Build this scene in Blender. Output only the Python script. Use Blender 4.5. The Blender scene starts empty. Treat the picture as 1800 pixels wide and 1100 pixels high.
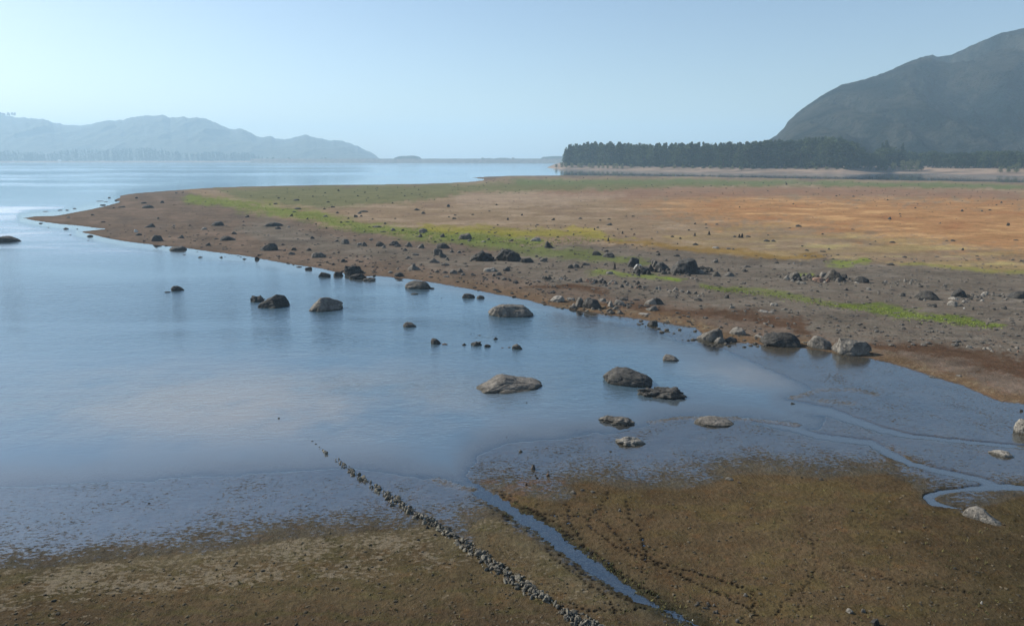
import bpy, math, random
import numpy as np
from mathutils import Vector

S = bpy.context.scene
COL = S.collection
# ------------------------------------------------------------------ camera, world, sun, exposure
CAM_H = 25.0
PITCH = math.radians(12.73)          # the horizon lies at row 279 of the 1100 rows of the photograph
FPX = 1200.0                         # focal length in photograph pixels (1800 wide)
cam_d = bpy.data.cameras.new('camera'); cam = bpy.data.objects.new('camera', cam_d); COL.objects.link(cam)
cam.location = (0, 0, CAM_H); cam.rotation_euler = (math.radians(90) - PITCH, 0, 0)
cam_d.sensor_width = 36; cam_d.lens = 24.0; cam_d.clip_start = 0.5; cam_d.clip_end = 60000
S.camera = cam

SUN_AZ = -67.0                       # degrees clockwise from the view direction (+Y)
SUN_EL = 35.0
world = bpy.data.worlds.new('World'); S.world = world; world.use_nodes = True
wt = world.node_tree
for n in list(wt.nodes): wt.nodes.remove(n)
sky = wt.nodes.new('ShaderNodeTexSky'); sky.sky_type = 'NISHITA'; sky.sun_disc = False
sky.sun_elevation = math.radians(SUN_EL); sky.sun_rotation = math.radians(SUN_AZ)
sky.altitude = 300; sky.air_density = 1.0; sky.dust_density = 1.1; sky.ozone_density = 1.6
bgn = wt.nodes.new('ShaderNodeBackground'); bgn.inputs[1].default_value = 0.095
wo = wt.nodes.new('ShaderNodeOutputWorld')
wt.links.new(sky.outputs[0], bgn.inputs[0]); wt.links.new(bgn.outputs[0], wo.inputs[0])

sun_d = bpy.data.lights.new('sun', 'SUN'); sun_d.energy = 5.0; sun_d.angle = math.radians(0.6); sun_d.color = (1, 0.93, 0.82)
sun = bpy.data.objects.new('sun', sun_d); COL.objects.link(sun)
_a, _e = math.radians(SUN_AZ), math.radians(SUN_EL)
SUNV = Vector((math.sin(_a) * math.cos(_e), math.cos(_a) * math.cos(_e), math.sin(_e)))
sun.rotation_euler = SUNV.to_track_quat('Z', 'Y').to_euler()

S.view_settings.view_transform = 'Standard'; S.view_settings.look = 'None'
S.view_settings.exposure = 0.5; S.view_settings.gamma = 1.0
S.cycles.volume_bounces = 1; S.cycles.max_bounces = 8; S.cycles.transparent_max_bounces = 12
HAZE_DENSITY = 1.45e-4

rng = random.Random(11); NR = np.random.default_rng(5)

# ------------------------------------------------------------------ geometry helpers
cP, sP = math.cos(PITCH), math.sin(PITCH)
def ground_at(px, py, z=0.0):
    """point of the place on the level z that the photograph shows at (px, py); also its distance along the view axis"""
    dx, up = px - 900.0, 550.0 - py
    Y = FPX * cP + up * sP; Z = -FPX * sP + up * cP
    t = (z - CAM_H) / Z
    return dx * t, Y * t, t * FPX
def to_map(X, Y, z=0.0):
    """map coordinates (u, v) of a ground point: the traced shorelines and zones are written in them"""
    h = z - CAM_H
    d = Y * cP - h * sP; up = Y * sP + h * cP
    return 900.0 + FPX * X / d, 550.0 - FPX * up / d

def _h(ix, iy, seed):
    n = (ix.astype(np.int64) * 374761393 + iy.astype(np.int64) * 668265263 + seed * 974711) & 0x7fffffff
    n = ((n ^ (n >> 13)) * 1274126177) & 0x7fffffff
    return ((n ^ (n >> 16)) & 0xffff) / 65535.0
def vn2(x, y, seed=0):
    ix, iy = np.floor(x), np.floor(y); fx, fy = x - ix, y - iy
    fx = fx * fx * (3 - 2 * fx); fy = fy * fy * (3 - 2 * fy)
    a = _h(ix, iy, seed); b = _h(ix + 1, iy, seed); c = _h(ix, iy + 1, seed); d = _h(ix + 1, iy + 1, seed)
    return (a * (1 - fx) + b * fx) * (1 - fy) + (c * (1 - fx) + d * fx) * fy
def fbm(x, y, octv=4, seed=0, gain=0.5):
    s = 0; a = 1; t = 0
    for k in range(octv):
        s = s + a * vn2(x * 2 ** k + 17.3 * k, y * 2 ** k - 9.1 * k, seed + k); t += a; a *= gain
    return s / t * 2 - 1
def _h3(ix, iy, iz, seed):
    n = (ix.astype(np.int64) * 374761393 + iy.astype(np.int64) * 668265263 + iz.astype(np.int64) * 1440662683 + seed * 974711) & 0x7fffffff
    n = ((n ^ (n >> 13)) * 1274126177) & 0x7fffffff
    return ((n ^ (n >> 16)) & 0xffff) / 65535.0
def vn3(P, seed=0):
    I = np.floor(P); F = P - I; F = F * F * (3 - 2 * F)
    r = 0
    for i in (0, 1):
        for j in (0, 1):
            for k in (0, 1):
                w = (F[:, 0] if i else 1 - F[:, 0]) * (F[:, 1] if j else 1 - F[:, 1]) * (F[:, 2] if k else 1 - F[:, 2])
                r = r + w * _h3(I[:, 0] + i, I[:, 1] + j, I[:, 2] + k, seed)
    return r * 2 - 1
def sstep(x, a=0.0, b=1.0):
    t = np.clip((x - a) / (b - a), 0, 1); return t * t * (3 - 2 * t)

def dist_line(u, v, pts, closed=False, vs=1.0):
    """distance (and parameter-free width interpolation when points carry a third value) to a polyline"""
    best = np.full(u.shape, 1e18); wid = np.zeros(u.shape)
    n = len(pts); m = n if closed else n - 1
    for i in range(m):
        a, b = pts[i], pts[(i + 1) % n]
        ax, ay, bx, by = a[0], a[1] * vs, b[0], b[1] * vs
        ex, ey = bx - ax, by - ay; L = ex * ex + ey * ey + 1e-9
        t = np.clip(((u - ax) * ex + (v * vs - ay) * ey) / L, 0, 1)
        d = (u - ax - t * ex) ** 2 + (v * vs - ay - t * ey) ** 2
        k = d < best; best = np.where(k, d, best)
        if len(a) > 2: wid = np.where(k, a[2] + t * (b[2] - a[2]), wid)
    return np.sqrt(best), wid
def sd_poly(u, v, pts, vs=1.0):
    """signed distance, positive inside"""
    d, _ = dist_line(u, v, pts, True, vs)
    ins = np.zeros(u.shape, bool); n = len(pts)
    for i in range(n):
        x0, y0, x1, y1 = pts[i][0], pts[i][1], pts[(i + 1) % n][0], pts[(i + 1) % n][1]
        if y0 == y1: continue
        c = (y0 > v) != (y1 > v)
        ins ^= c & (u < (x1 - x0) * (v - y0) / (y1 - y0) + x0)
    return np.where(ins, d, -d)

# ------------------------------------------------------------------ traced map of the place
LAND = [(3200,1010),(2400,850),(2000,762),(1800,712),(1760,706),(1720,692),(1690,678),(1640,663),(1600,650),(1550,636),(1520,629),(1480,624),(1450,619),(1420,613),
 (1390,609),(1340,607),(1300,603),(1262,598),(1235,588),(1222,577),(1175,570),(1125,563),(1075,556),(1050,552),(1010,546),(985,541),(945,533),(925,527),(905,523),
 (880,519),(850,513),(820,507),(790,502),(760,497),(720,491),(690,488),(660,486),(640,487),(620,483),(590,478),(560,472),(520,466),(490,461),(460,456),(450,453),
 (420,449),(380,444),(340,438),(300,434),(270,431),(230,426),(200,421),(180,417),(165,413),(150,410),(140,407.5),(160,405),(187,402.5),(165,400.5),(140,397),(110,394.5),
 (80,391),(60,388),(40,383.5),(60,380.5),(100,379),(130,373.5),(160,368),(190,361),(212,355),(200,352),(212,347),(209,344.5),(225,341.5),(240,339.5),(300,335),(380,329.5),
 (450,327.5),(550,325.5),(650,324.5),(720,323.5),(780,322),(830,319.5),(855,316),(828,312.5),(860,310.5),(900,309),(1000,308),(1200,310),(1400,313.5),(1600,317),(1800,320.5),(2400,331),(3200,345)]
FLAT = [(-1400,880),(0,853),(120,852),(250,845),(450,832),(560,826),(640,828),(700,834),(770,846),(835,856),(818,840),(822,825),(845,800),(890,782),(950,772),(1050,764),
 (1130,752),(1150,738),(1200,731),(1290,738),(1340,744),(1400,757),(1440,757),(1450,735),(1400,712),(1385,700),(1430,688),(1400,671),(1340,646),(1300,626),(1225,604),(1125,576),
 (1050,559),(1000,548),(1075,540),(1225,560),(1300,585),(1450,600),(1800,690),(3200,960),(3200,1600),(-1400,1600)]
DRY_L = [(-1400,1050),(0,1003),(100,995),(200,985),(300,975),(400,965),(500,950),(600,940),(700,930),(745,923),(790,945),(832,953),(822,925),(860,908),(900,925),(930,945),
 (960,970),(1000,1002),(1050,1034),(1100,1062),(1160,1096),(1250,1170),(1300,1600),(-1400,1600)]
DRY_R = [(872,862),(930,873),(985,885),(1012,872),(1000,852),(1030,846),(1060,853),(1100,860),(1200,860),(1250,850),(1280,836),(1340,833),(1420,838),(1500,838),(1560,830),
 (1600,850),(1622,884),(1700,900),(1800,872),(2400,900),(3200,940),(3200,1600),(1350,1600),(1300,1180),(1222,1096),(1178,1068),(1130,1040),(1085,1010),(1042,976),(1000,948),(930,909),(890,888)]
STREAMS = [ # u, v, half width
 [(1960,880,5),(1800,858,4.5),(1770,856,5),(1740,857,6),(1690,861,3.5),(1650,866,4),(1632,874,6),(1640,884,5),(1665,890,3),(1700,896,1)],
 [(1760,856,4),(1738,849,5),(1720,843,4.5),(1660,830,4),(1600,815,4.5),(1560,795,6),(1530,778,5),(1480,772,4.5),(1440,767,4.5),(1390,752,5),(1330,738,6)],
 [(2300,830,4),(1800,786,3),(1700,777,2.6),(1600,767,3.4),(1550,756,5),(1500,739,6),(1460,724,7),(1380,712,9),(1330,705,10)],
 [(800,838,9),(850,868,13),(900,898,11),(940,920,14),(975,945,16),(1010,974,15),(1040,995,16),(1075,1020,13),(1105,1040,13),(1135,1056,7),(1160,1068,5),(1190,1082,7),(1215,1094,4),(1290,1150,4),(1400,1260,4)],
]
BARS = [([(1140,742),(1200,733),(1290,735),(1400,747)],5.5),([(1395,698),(1440,686),(1500,684),(1540,694)],5),([(1440,705),(1500,710)],5),([(770,844),(800,853),(828,860)],8)]

def ground_height(u, v, fine=True, X=None, Y=None):
    u = np.asarray(u, float); v = np.asarray(v, float)
    wob = fbm(u / 26, v / 9, 3, 3) * 2.2 * sstep(v, 330, 620) + fbm(u / 9, v / 3, 2, 31) * 0.9 * sstep(v, 380, 640)
    dl = sd_poly(u, v, LAND) + wob
    land = 0.55 * (1 - np.exp(-np.maximum(dl, 0) / 30)) + 0.012 * np.minimum(np.maximum(dl, 0), 1)
    wobf = fbm(u / 60, v / 12, 4, 8) * 9
    df = sd_poly(u, v, FLAT) + wobf
    flat = 0.012 + 0.14 * (1 - np.exp(-np.maximum(df, 0) / 260.)) + 0.012 * fbm(u / 11, v / 3.5, 3, 12)
    bed = -0.02 - 1.4 * (1 - np.exp(-np.maximum(-np.maximum(dl, df * 0.35), 0) / 55.))
    z = np.where(dl > 0, land, np.where(df > 0, flat, bed))
    z = np.where((df > 0) & (dl > 0), np.maximum(land, flat), z)
    for i, s in enumerate(STREAMS):
        d, w = dist_line(u, v, s, False, 1.35)
        d = d + fbm(u / 12, v / 6, 3, 50 + i) * (2.0 if i < 3 else 6.0) + fbm(u / 40, v / 18, 2, 70 + i) * (0.5 if i < 3 else 4.0)
        w = w * (1.4 if i < 3 else 1.25)
        cut = 1 - sstep(d / w, 0.4, 1.3)
        bt = -0.2 if i < 3 else -0.02 + 0.028 * fbm(u / 7, v / 3, 3, 80)
        z = np.where(cut > 0, z * (1 - cut) + np.minimum(z, bt) * cut, z)
    return z, dl, df

# ------------------------------------------------------------------ node helpers
def new_mat(name):
    m = bpy.data.materials.new(name); m.use_nodes = True
    nt = m.node_tree
    for n in list(nt.nodes): nt.nodes.remove(n)
    out = nt.nodes.new('ShaderNodeOutputMaterial')
    return m, nt, out
class NB:
    def __init__(s, nt): s.nt = nt
    def n(s, typ, **kw):
        nd = s.nt.nodes.new(typ)
        for k, v in kw.items():
            if k.startswith('i_'):
                key = k[2:]; key = int(key) if key.isdigit() else key.replace('_', ' ')
                s.put(nd.inputs[key], v)
            else: setattr(nd, k, v)
        return nd
    def put(s, sock, v):
        if isinstance(v, bpy.types.NodeSocket): s.nt.links.new(v, sock)
        elif isinstance(v, (tuple, list)) and len(v) == 3 and sock.type == 'RGBA': sock.default_value = (*v, 1)
        else: sock.default_value = v
    def math(s, op, a, b=0.0, c=0.0, clamp=False):
        nd = s.nt.nodes.new('ShaderNodeMath'); nd.operation = op; nd.use_clamp = clamp
        s.put(nd.inputs[0], a); s.put(nd.inputs[1], b); s.put(nd.inputs[2], c); return nd.outputs[0]
    def mix(s, f, a, b, blend='MIX'):
        nd = s.nt.nodes.new('ShaderNodeMix'); nd.data_type = 'RGBA'; nd.blend_type = blend
        s.put(nd.inputs[0], f); s.put(nd.inputs[6], a); s.put(nd.inputs[7], b); return nd.outputs[2]
    def noise(s, vec, scale, detail=4, rough=0.55, dist=0.0):
        nd = s.nt.nodes.new('ShaderNodeTexNoise'); s.put(nd.inputs['Vector'], vec)
        s.put(nd.inputs['Scale'], scale); nd.inputs['Detail'].default_value = detail
        nd.inputs['Roughness'].default_value = rough; nd.inputs['Distortion'].default_value = dist
        return nd.outputs[0]
    def ramp(s, f, lo, hi):
        nd = s.nt.nodes.new('ShaderNodeMapRange'); nd.interpolation_type = 'SMOOTHSTEP'
        s.put(nd.inputs[0], f); nd.inputs[1].default_value = lo; nd.inputs[2].default_value = hi; return nd.outputs[0]
    def scale(s, vec, sc):
        nd = s.nt.nodes.new('ShaderNodeMapping'); s.put(nd.inputs[0], vec); nd.inputs[3].default_value = sc; return nd.outputs[0]
def attr(b, name, kind='Fac'):
    return b.n('ShaderNodeAttribute', attribute_name=name).outputs[kind]

# ------------------------------------------------------------------ materials
def mat_ground():
    m, nt, out = new_mat('lakebed_soil'); b = NB(nt)
    pos = b.n('ShaderNodeNewGeometry').outputs['Position']
    base = attr(b, 'soil', 'Color'); wet = attr(b, 'wet'); fleck = attr(b, 'fleck')
    n1 = b.noise(pos, 3.0, 5, 0.6); n2 = b.noise(pos, 0.6, 5, 0.6); n3 = b.noise(pos, 14.0, 3, 0.7); n4 = b.noise(pos, 0.08, 5, 0.6)
    k = b.math('ADD', b.math('MULTIPLY', n1, 0.5), b.math('MULTIPLY', n2, 0.5))
    k = b.math('ADD', k, b.math('MULTIPLY', n3, 0.35)); k = b.math('ADD', k, b.math('MULTIPLY', n4, 0.5))
    val = b.math('ADD', b.math('MULTIPLY', b.math('SUBTRACT', k, 0.93), 1.9), 1.0)
    val = b.math('MAXIMUM', val, 0.35)
    vec = b.n('ShaderNodeCombineXYZ', i_0=val, i_1=val, i_2=val).outputs[0]
    col = b.mix(1.0, base, vec, 'MULTIPLY')
    # hue wander: rusty and olive blotches
    hn = b.noise(pos, 0.9, 4, 0.6)
    col = b.mix(b.math('MULTIPLY', b.ramp(hn, 0.5, 0.72), 0.35), col, b.mix(1.0, col, (1.25, 0.9, 0.7), 'MULTIPLY'))
    col = b.mix(b.math('MULTIPLY', b.ramp(hn, 0.5, 0.3), 0.3), col, b.mix(1.0, col, (0.9, 1.0, 0.85), 'MULTIPLY'))
    # dried pale crusts on the mud
    fp = b.scale(pos, (1.0, 1.9, 1))
    fn = b.math('ADD', b.math('MULTIPLY', b.noise(fp, 2.2, 4, 0.62, 0.3), 0.7), b.math('MULTIPLY', b.noise(fp, 0.25, 3, 0.5), 0.3))
    fm = b.ramp(b.math('ADD', fn, b.math('MULTIPLY', fleck, 0.16)), 0.64, 0.72)
    fm = b.math('MULTIPLY', fm, b.math('MINIMUM', b.math('MULTIPLY', fleck, 2.0), 0.6))
    col = b.mix(fm, col, (0.20, 0.17, 0.125))
    # micro puddles: where the film of water stands
    pn = b.math('ADD', b.math('MULTIPLY', b.noise(b.scale(pos, (0.7, 1.25, 1)), 3.6, 5, 0.78), 0.72), b.math('MULTIPLY', b.noise(pos, 0.22, 4, 0.6), 0.28))
    film = b.ramp(b.math('ADD', b.math('SUBTRACT', pn, 0.5), b.math('MULTIPLY', b.math('SUBTRACT', wet, 0.5), 0.235)), -0.02, 0.10)
    film = b.math('MULTIPLY', film, b.ramp(wet, 0.02, 0.25))
    bump = b.n('ShaderNodeBump', i_Strength=1.0, i_Distance=0.2, i_Height=b.math('ADD', n1, b.math('MULTIPLY', n3, 0.4)))
    bump2 = b.n('ShaderNodeBump', i_Strength=0.5, i_Distance=0.04, i_Height=b.noise(b.scale(pos, (0.7, 1.6, 1)), 2.2, 3, 0.6))
    dcol = b.mix(b.math('MULTIPLY', wet, 0.6), col, b.mix(1.0, col, (0.5, 0.5, 0.5), 'MULTIPLY'))
    d = b.n('ShaderNodeBsdfDiffuse', i_Color=dcol, i_Normal=bump.outputs[0])
    g = b.n('ShaderNodeBsdfGlossy', i_Color=(0.76, 0.89, 1.0), i_Roughness=0.14, i_Normal=bump2.outputs[0])
    fr = b.n('ShaderNodeFresnel', i_IOR=WET_IOR, i_Normal=bump2.outputs[0]).outputs[0]
    fac = b.math('MULTIPLY', b.math('MULTIPLY', fr, film), 0.97)
    mx = b.n('ShaderNodeMixShader', i_0=fac, i_1=d.outputs[0], i_2=g.outputs[0])
    nt.links.new(mx.outputs[0], out.inputs[0])
    return m

WET_IOR = 3.1
WATER_IOR = 2.85
def mat_water():
    m, nt, out = new_mat('lake_water'); b = NB(nt)
    pos = b.n('ShaderNodeNewGeometry').outputs['Position']
    depth = attr(b, 'depth'); calm = attr(b, 'calm'); dist = attr(b, 'far')
    # ripples, weaker near the shores and inside the slicks
    w1 = b.noise(b.scale(pos, (0.55, 1.25, 1)), 1.7, 3, 0.6, 0.4); w2 = b.noise(b.scale(pos, (0.6, 1.2, 1)), 0.5, 2, 0.5, 0.3)
    w3 = b.noise(b.scale(pos, (0.7, 1.2, 1)), 5.0, 2, 0.5)
    hgt = b.math('ADD', b.math('ADD', w1, b.math('MULTIPLY', w2, 1.2)), b.math('MULTIPLY', w3, 0.3))
    slick = b.noise(b.scale(pos, (0.16, 1, 1)), 0.006, 4, 0.55, 0.6)
    sl = b.ramp(slick, 0.42, 0.62)
    rip = b.math('MULTIPLY', b.math('SUBTRACT', 1.0, calm), b.math('ADD', 0.2, b.math('MULTIPLY', b.math('MULTIPLY', sl, b.ramp(b.noise(b.scale(pos, (0.35, 1, 1)), 0.045, 3, 0.5, 0.8), 0.3, 0.62)), 0.8)))
    strength = b.math('MULTIPLY', b.math('MULTIPLY', rip, b.math('SUBTRACT', 1.0, b.math('MULTIPLY', dist, 0.88))), 0.85)
    strength = b.math('ADD', strength, 0.02)
    bump = b.n('ShaderNodeBump', i_Strength=strength, i_Distance=0.24, i_Height=hgt)
    rk = b.math('MULTIPLY', b.ramp(dist, 0.0, 0.27), b.math('SUBTRACT', 1.0, b.math('MULTIPLY', b.ramp(dist, 0.5, 0.85), 0.55)))
    rough = b.math('ADD', 0.03, b.math('MULTIPLY', b.math('MULTIPLY', rip, rk), 0.42))
    gl = b.n('ShaderNodeBsdfGlossy', i_Color=(0.86, 0.94, 1.0), i_Roughness=rough, i_Normal=bump.outputs[0])
    fr = b.n('ShaderNodeFresnel', i_IOR=WATER_IOR, i_Normal=bump.outputs[0]).outputs[0]
    silt = attr(b, 'silt'); murk0 = b.mix(b.ramp(depth, 0.08, 0.5), (0.06, 0.062, 0.06), (0.05, 0.09, 0.125))
    murk = b.mix(b.math('MULTIPLY', silt, b.ramp(b.noise(pos, 0.05, 4, 0.6), 0.3, 0.6)), murk0, (0.20, 0.175, 0.14))
    df = b.n('ShaderNodeBsdfDiffuse', i_Color=murk)
    tr = b.n('ShaderNodeBsdfTransparent', i_Color=(0.93, 0.95, 0.93))
    tf = b.math('SUBTRACT', 1.0, b.math('POWER', 2.718, b.math('MULTIPLY', depth, -12.0)))
    body = b.n('ShaderNodeMixShader', i_0=tf, i_1=tr.outputs[0], i_2=df.outputs[0])
    mx = b.n('ShaderNodeMixShader', i_0=fr, i_1=body.outputs[0], i_2=gl.outputs[0])
    nt.links.new(mx.outputs[0], out.inputs[0])
    return m

def mat_rock(name, lo, hi, wetline=True, bump_d=0.05, moss=0.0):
    m, nt, out = new_mat(name); b = NB(nt)
    tc = b.n('ShaderNodeTexCoord').outputs['Object']
    pos = b.n('ShaderNodeNewGeometry').outputs['Position']
    rnd = b.n('ShaderNodeObjectInfo').outputs['Random']
    n1 = b.noise(tc, 1.1, 6, 0.62); n2 = b.noise(tc, 5.0, 5, 0.65); n3 = b.noise(tc, 18.0, 3, 0.6)
    k = b.math('ADD', b.math('MULTIPLY', n1, 0.6), b.math('ADD', b.math('MULTIPLY', n2, 0.3), b.math('MULTIPLY', n3, 0.15)))
    col = b.mix(b.ramp(k, 0.36, 0.7), lo, hi)
    rv = b.math('ADD', 0.75, b.math('MULTIPLY', rnd, 0.5))
    col = b.mix(1.0, col, b.n('ShaderNodeCombineXYZ', i_0=rv, i_1=rv, i_2=rv).outputs[0], 'MULTIPLY')
    cr = b.noise(tc, 1.7, 3, 0.55, 0.6); crack = b.math('SUBTRACT', 1.0, b.ramp(b.math('ABSOLUTE', b.math('SUBTRACT', cr, 0.5)), 0.0, 0.018))
    col = b.mix(b.math('MULTIPLY', crack, 0.55), col, (0.02, 0.02, 0.018))
    lich = b.ramp(b.noise(tc, 3.4, 5, 0.7), 0.56, 0.66)
    col = b.mix(b.math('MULTIPLY', lich, 0.5), col, b.mix(1.0, hi, (1.5, 1.5, 1.4), 'MULTIPLY'))
    if moss:
        col = b.mix(b.math('MULTIPLY', b.ramp(b.noise(tc, 2.2, 4), 0.52, 0.66), moss), col, (0.12, 0.12, 0.045))
    # tide stain near the water line
    sep = b.n('ShaderNodeSeparateXYZ', i_0=pos).outputs[2]
    if wetline:
        band = b.math('SUBTRACT', 1.0, b.ramp(b.math('ADD', sep, b.math('MULTIPLY', b.math('SUBTRACT', n2, 0.5), 0.2)), 0.10, 0.34))
        col = b.mix(b.math('MULTIPLY', band, 0.6), col, (0.035, 0.032, 0.022))
    bump = b.n('ShaderNodeBump', i_Strength=1.0, i_Distance=bump_d * 2.2, i_Height=b.math('SUBTRACT', b.math('ADD', n2, b.math('MULTIPLY', n3, 0.5)), b.math('MULTIPLY', crack, 0.5)))
    p = b.n('ShaderNodeBsdfPrincipled', i_Base_Color=col, i_Roughness=0.85, i_Normal=bump.outputs[0])
    p.inputs['Specular IOR Level'].default_value = 0.3
    nt.links.new(p.outputs[0], out.inputs[0]); return m

def mat_leaf(name, c0, c1):
    m, nt, out = new_mat(name); b = NB(nt)
    tc = b.n('ShaderNodeTexCoord').outputs['Object']; rnd = b.n('ShaderNodeObjectInfo').outputs['Random']
    k = b.math('ADD', b.math('MULTIPLY', b.noise(tc, 0.35, 3), 0.9), b.math('MULTIPLY', rnd, 0.35))
    col = b.mix(b.ramp(k, 0.35, 0.85), c0, c1)
    d = b.n('ShaderNodeBsdfDiffuse', i_Color=col); t = b.n('ShaderNodeBsdfTranslucent', i_Color=col)
    mx = b.n('ShaderNodeMixShader', i_0=0.25, i_1=d.outputs[0], i_2=t.outputs[0])
    nt.links.new(mx.outputs[0], out.inputs[0]); return m
def mat_plain(name, c0, c1, sc=1.0, rough=0.9, bump=0.0):
    m, nt, out = new_mat(name); b = NB(nt)
    pos = b.n('ShaderNodeNewGeometry').outputs['Position']
    n = b.noise(pos, sc, 6, 0.62)
    p = b.n('ShaderNodeBsdfPrincipled', i_Base_Color=b.mix(b.ramp(n, 0.35, 0.65), c0, c1), i_Roughness=rough)
    p.inputs['Specular IOR Level'].default_value = 0.2
    if bump:
        bp = b.n('ShaderNodeBump', i_Strength=0.8, i_Distance=bump, i_Height=n); nt.links.new(bp.outputs[0], p.inputs['Normal'])
    nt.links.new(p.outputs[0], out.inputs[0]); return m

M_GROUND = mat_ground(); M_WATER = mat_water()
M_ROCK = {'d': mat_rock('dark_basalt', (0.028, 0.028, 0.029), (0.095, 0.09, 0.08)),
          'g': mat_rock('grey_stone', (0.06, 0.056, 0.05), (0.19, 0.172, 0.148)),
          'p': mat_rock('pale_stone', (0.14, 0.13, 0.115), (0.33, 0.305, 0.265)),
          'r': mat_rock('reddish_stone', (0.12, 0.07, 0.05), (0.30, 0.2, 0.15)),
          'w': mat_rock('white_stone', (0.5, 0.49, 0.46), (0.75, 0.74, 0.7), False)}
M_STONE = mat_rock('row_stone', (0.055, 0.05, 0.04), (0.23, 0.215, 0.18), False, 0.02, 0.35)

# ------------------------------------------------------------------ mesh helpers
def link_mesh(name, co, faces, mats, parent=None, smooth=True, attrs=None, quads=True):
    me = bpy.data.meshes.new(name)
    co = np.asarray(co, np.float32); faces = np.asarray(faces, np.int32)
    me.vertices.add(len(co)); me.vertices.foreach_set('co', co.ravel())
    k = faces.shape[1]
    me.loops.add(faces.size); me.loops.foreach_set('vertex_index', faces.ravel())
    me.polygons.add(len(faces)); me.polygons.foreach_set('loop_start', np.arange(0, faces.size, k, dtype=np.int32))
    me.polygons.foreach_set('loop_total', np.full(len(faces), k, np.int32))
    me.polygons.foreach_set('use_smooth', np.full(len(faces), smooth))
    me.update(calc_edges=True)
    for nm, arr in (attrs or {}).items():
        if arr.ndim == 2:
            a = me.attributes.new(nm, 'FLOAT_COLOR', 'POINT'); a.data.foreach_set('color', np.concatenate([arr, np.ones((len(arr), 1))], 1).astype(np.float32).ravel())
        else:
            a = me.attributes.new(nm, 'FLOAT', 'POINT'); a.data.foreach_set('value', arr.astype(np.float32))
    for mt in (mats if isinstance(mats, (list, tuple)) else [mats]): me.materials.append(mt)
    o = bpy.data.objects.new(name, me); COL.objects.link(o); o.parent = parent
    return o
def tag(o, label=None, cat=None, group=None, kind=None):
    for k, v in (('label', label), ('category', cat), ('group', group), ('kind', kind)):
        if v: o[k] = v
    return o
def grid_faces(nr, nc):
    i = np.arange(nr - 1)[:, None] * nc + np.arange(nc - 1)[None, :]
    return np.stack([i, i + 1, i + nc + 1, i + nc], -1).reshape(-1, 4)

# ------------------------------------------------------------------ the ground: one sheet from below the drone to the horizon
vr = np.concatenate([np.arange(1500, 1110, -6.0), np.arange(1110, 300, -1.45), np.arange(300, 281.5, -0.8)])
tx = np.concatenate([np.linspace(-1.25, -0.82, 110), np.arange(-0.815, 0.815, 0.00165), np.linspace(0.82, 1.25, 110)])
rowY = np.array([ground_at(900, v)[1] for v in vr]); rowY = np.minimum(rowY, 12000); rowY[-1] = 12000
GX = rowY[:, None] * tx[None, :]; GY = np.repeat(rowY[:, None], len(tx), 1)
nr, nc = GX.shape
U, V = to_map(GX, GY)
u = U.ravel(); v = V.ravel(); x = GX.ravel(); y = GY.ravel()
Z, DL, DF = ground_height(u, v)

def nz(su, sv, o=4, seed=0): return fbm(u / su, v / sv, o, seed)
streak = nz(70, 4.5, 5, 21); streak2 = nz(160, 9, 4, 22); fine = nz(7, 2.2, 4, 23); mid = nz(28, 7, 4, 24)
wx = nz(60, 14, 4, 25); wy = nz(60, 14, 4, 26)
uw = u + wx * 26; vw = v + wy * 5 * sstep(v, 300, 420) + wy * 1.2
def zone(pts, soft):
    return sstep(sd_poly(uw, vw, pts) / soft + 0.5 + fine * 0.55 + mid * 0.45)
def stroke(pts, soft=1.0, vs=3.0):
    d, w = dist_line(uw, vw, pts, False, vs)
    return 1 - sstep(d / (w * vs) + fine * 0.7 * soft + mid * 0.7 + streak * 0.3, 0.3, 1.5)
col = np.zeros((len(u), 3))
def paint(mask, c, a=1.0):
    global col
    k = (np.clip(mask, 0, 1) * a)[:, None]; col = col * (1 - k) + np.array(c) * k
# lake bed
col[:] = (0.15, 0.13, 0.105)
onland = sstep(DL, -1, 3)
paint(onland, (0.165, 0.128, 0.10))                                                   # reddish shore sand
paint(onland * sstep(mid, 0.0, 0.6), (0.22, 0.165, 0.13), 0.7)
paint(onland * sstep(-mid, 0.05, 0.6), (0.125, 0.105, 0.09), 0.6)
GREY = [(560,418),(640,432),(760,442),(860,452),(960,432),(1100,438),(1250,450),(1400,458),(1600,470),(1800,484),(3200,560),(3200,900),(1900,690),(1800,655),(1700,620),(1560,600),(1500,612),(1430,585),(1400,560),(1280,545),(1100,530),(1000,505),(900,487),(780,470),(650,455),(520,440),(430,400),(470,385)]
paint(zone(GREY, 16), (0.165, 0.142, 0.116))
paint(zone(GREY, 16) * sstep(nz(90, 4, 4, 131), 0.12, 0.45), (0.215, 0.19, 0.16), 0.6)
paint(zone(GREY, 16) * sstep(nz(40, 6, 4, 132), 0.15, 0.5), (0.115, 0.10, 0.088), 0.6)
UP = [(330,332),(460,329),(760,325),(900,312),(1200,311.5),(1800,322),(3200,346),(3200,560),(1800,480),(1600,468),(1400,456),(1250,447),(1100,436),(960,430),(760,425),(640,408),(540,392),(440,372)]
m_up = zone(UP, 10)
paint(m_up, (0.26, 0.195, 0.13))
paint(m_up * sstep(streak, 0.0, 0.45), (0.34, 0.265, 0.19), 0.7)
paint(m_up * sstep(-streak, 0.05, 0.5), (0.22, 0.16, 0.12), 0.6)
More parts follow.
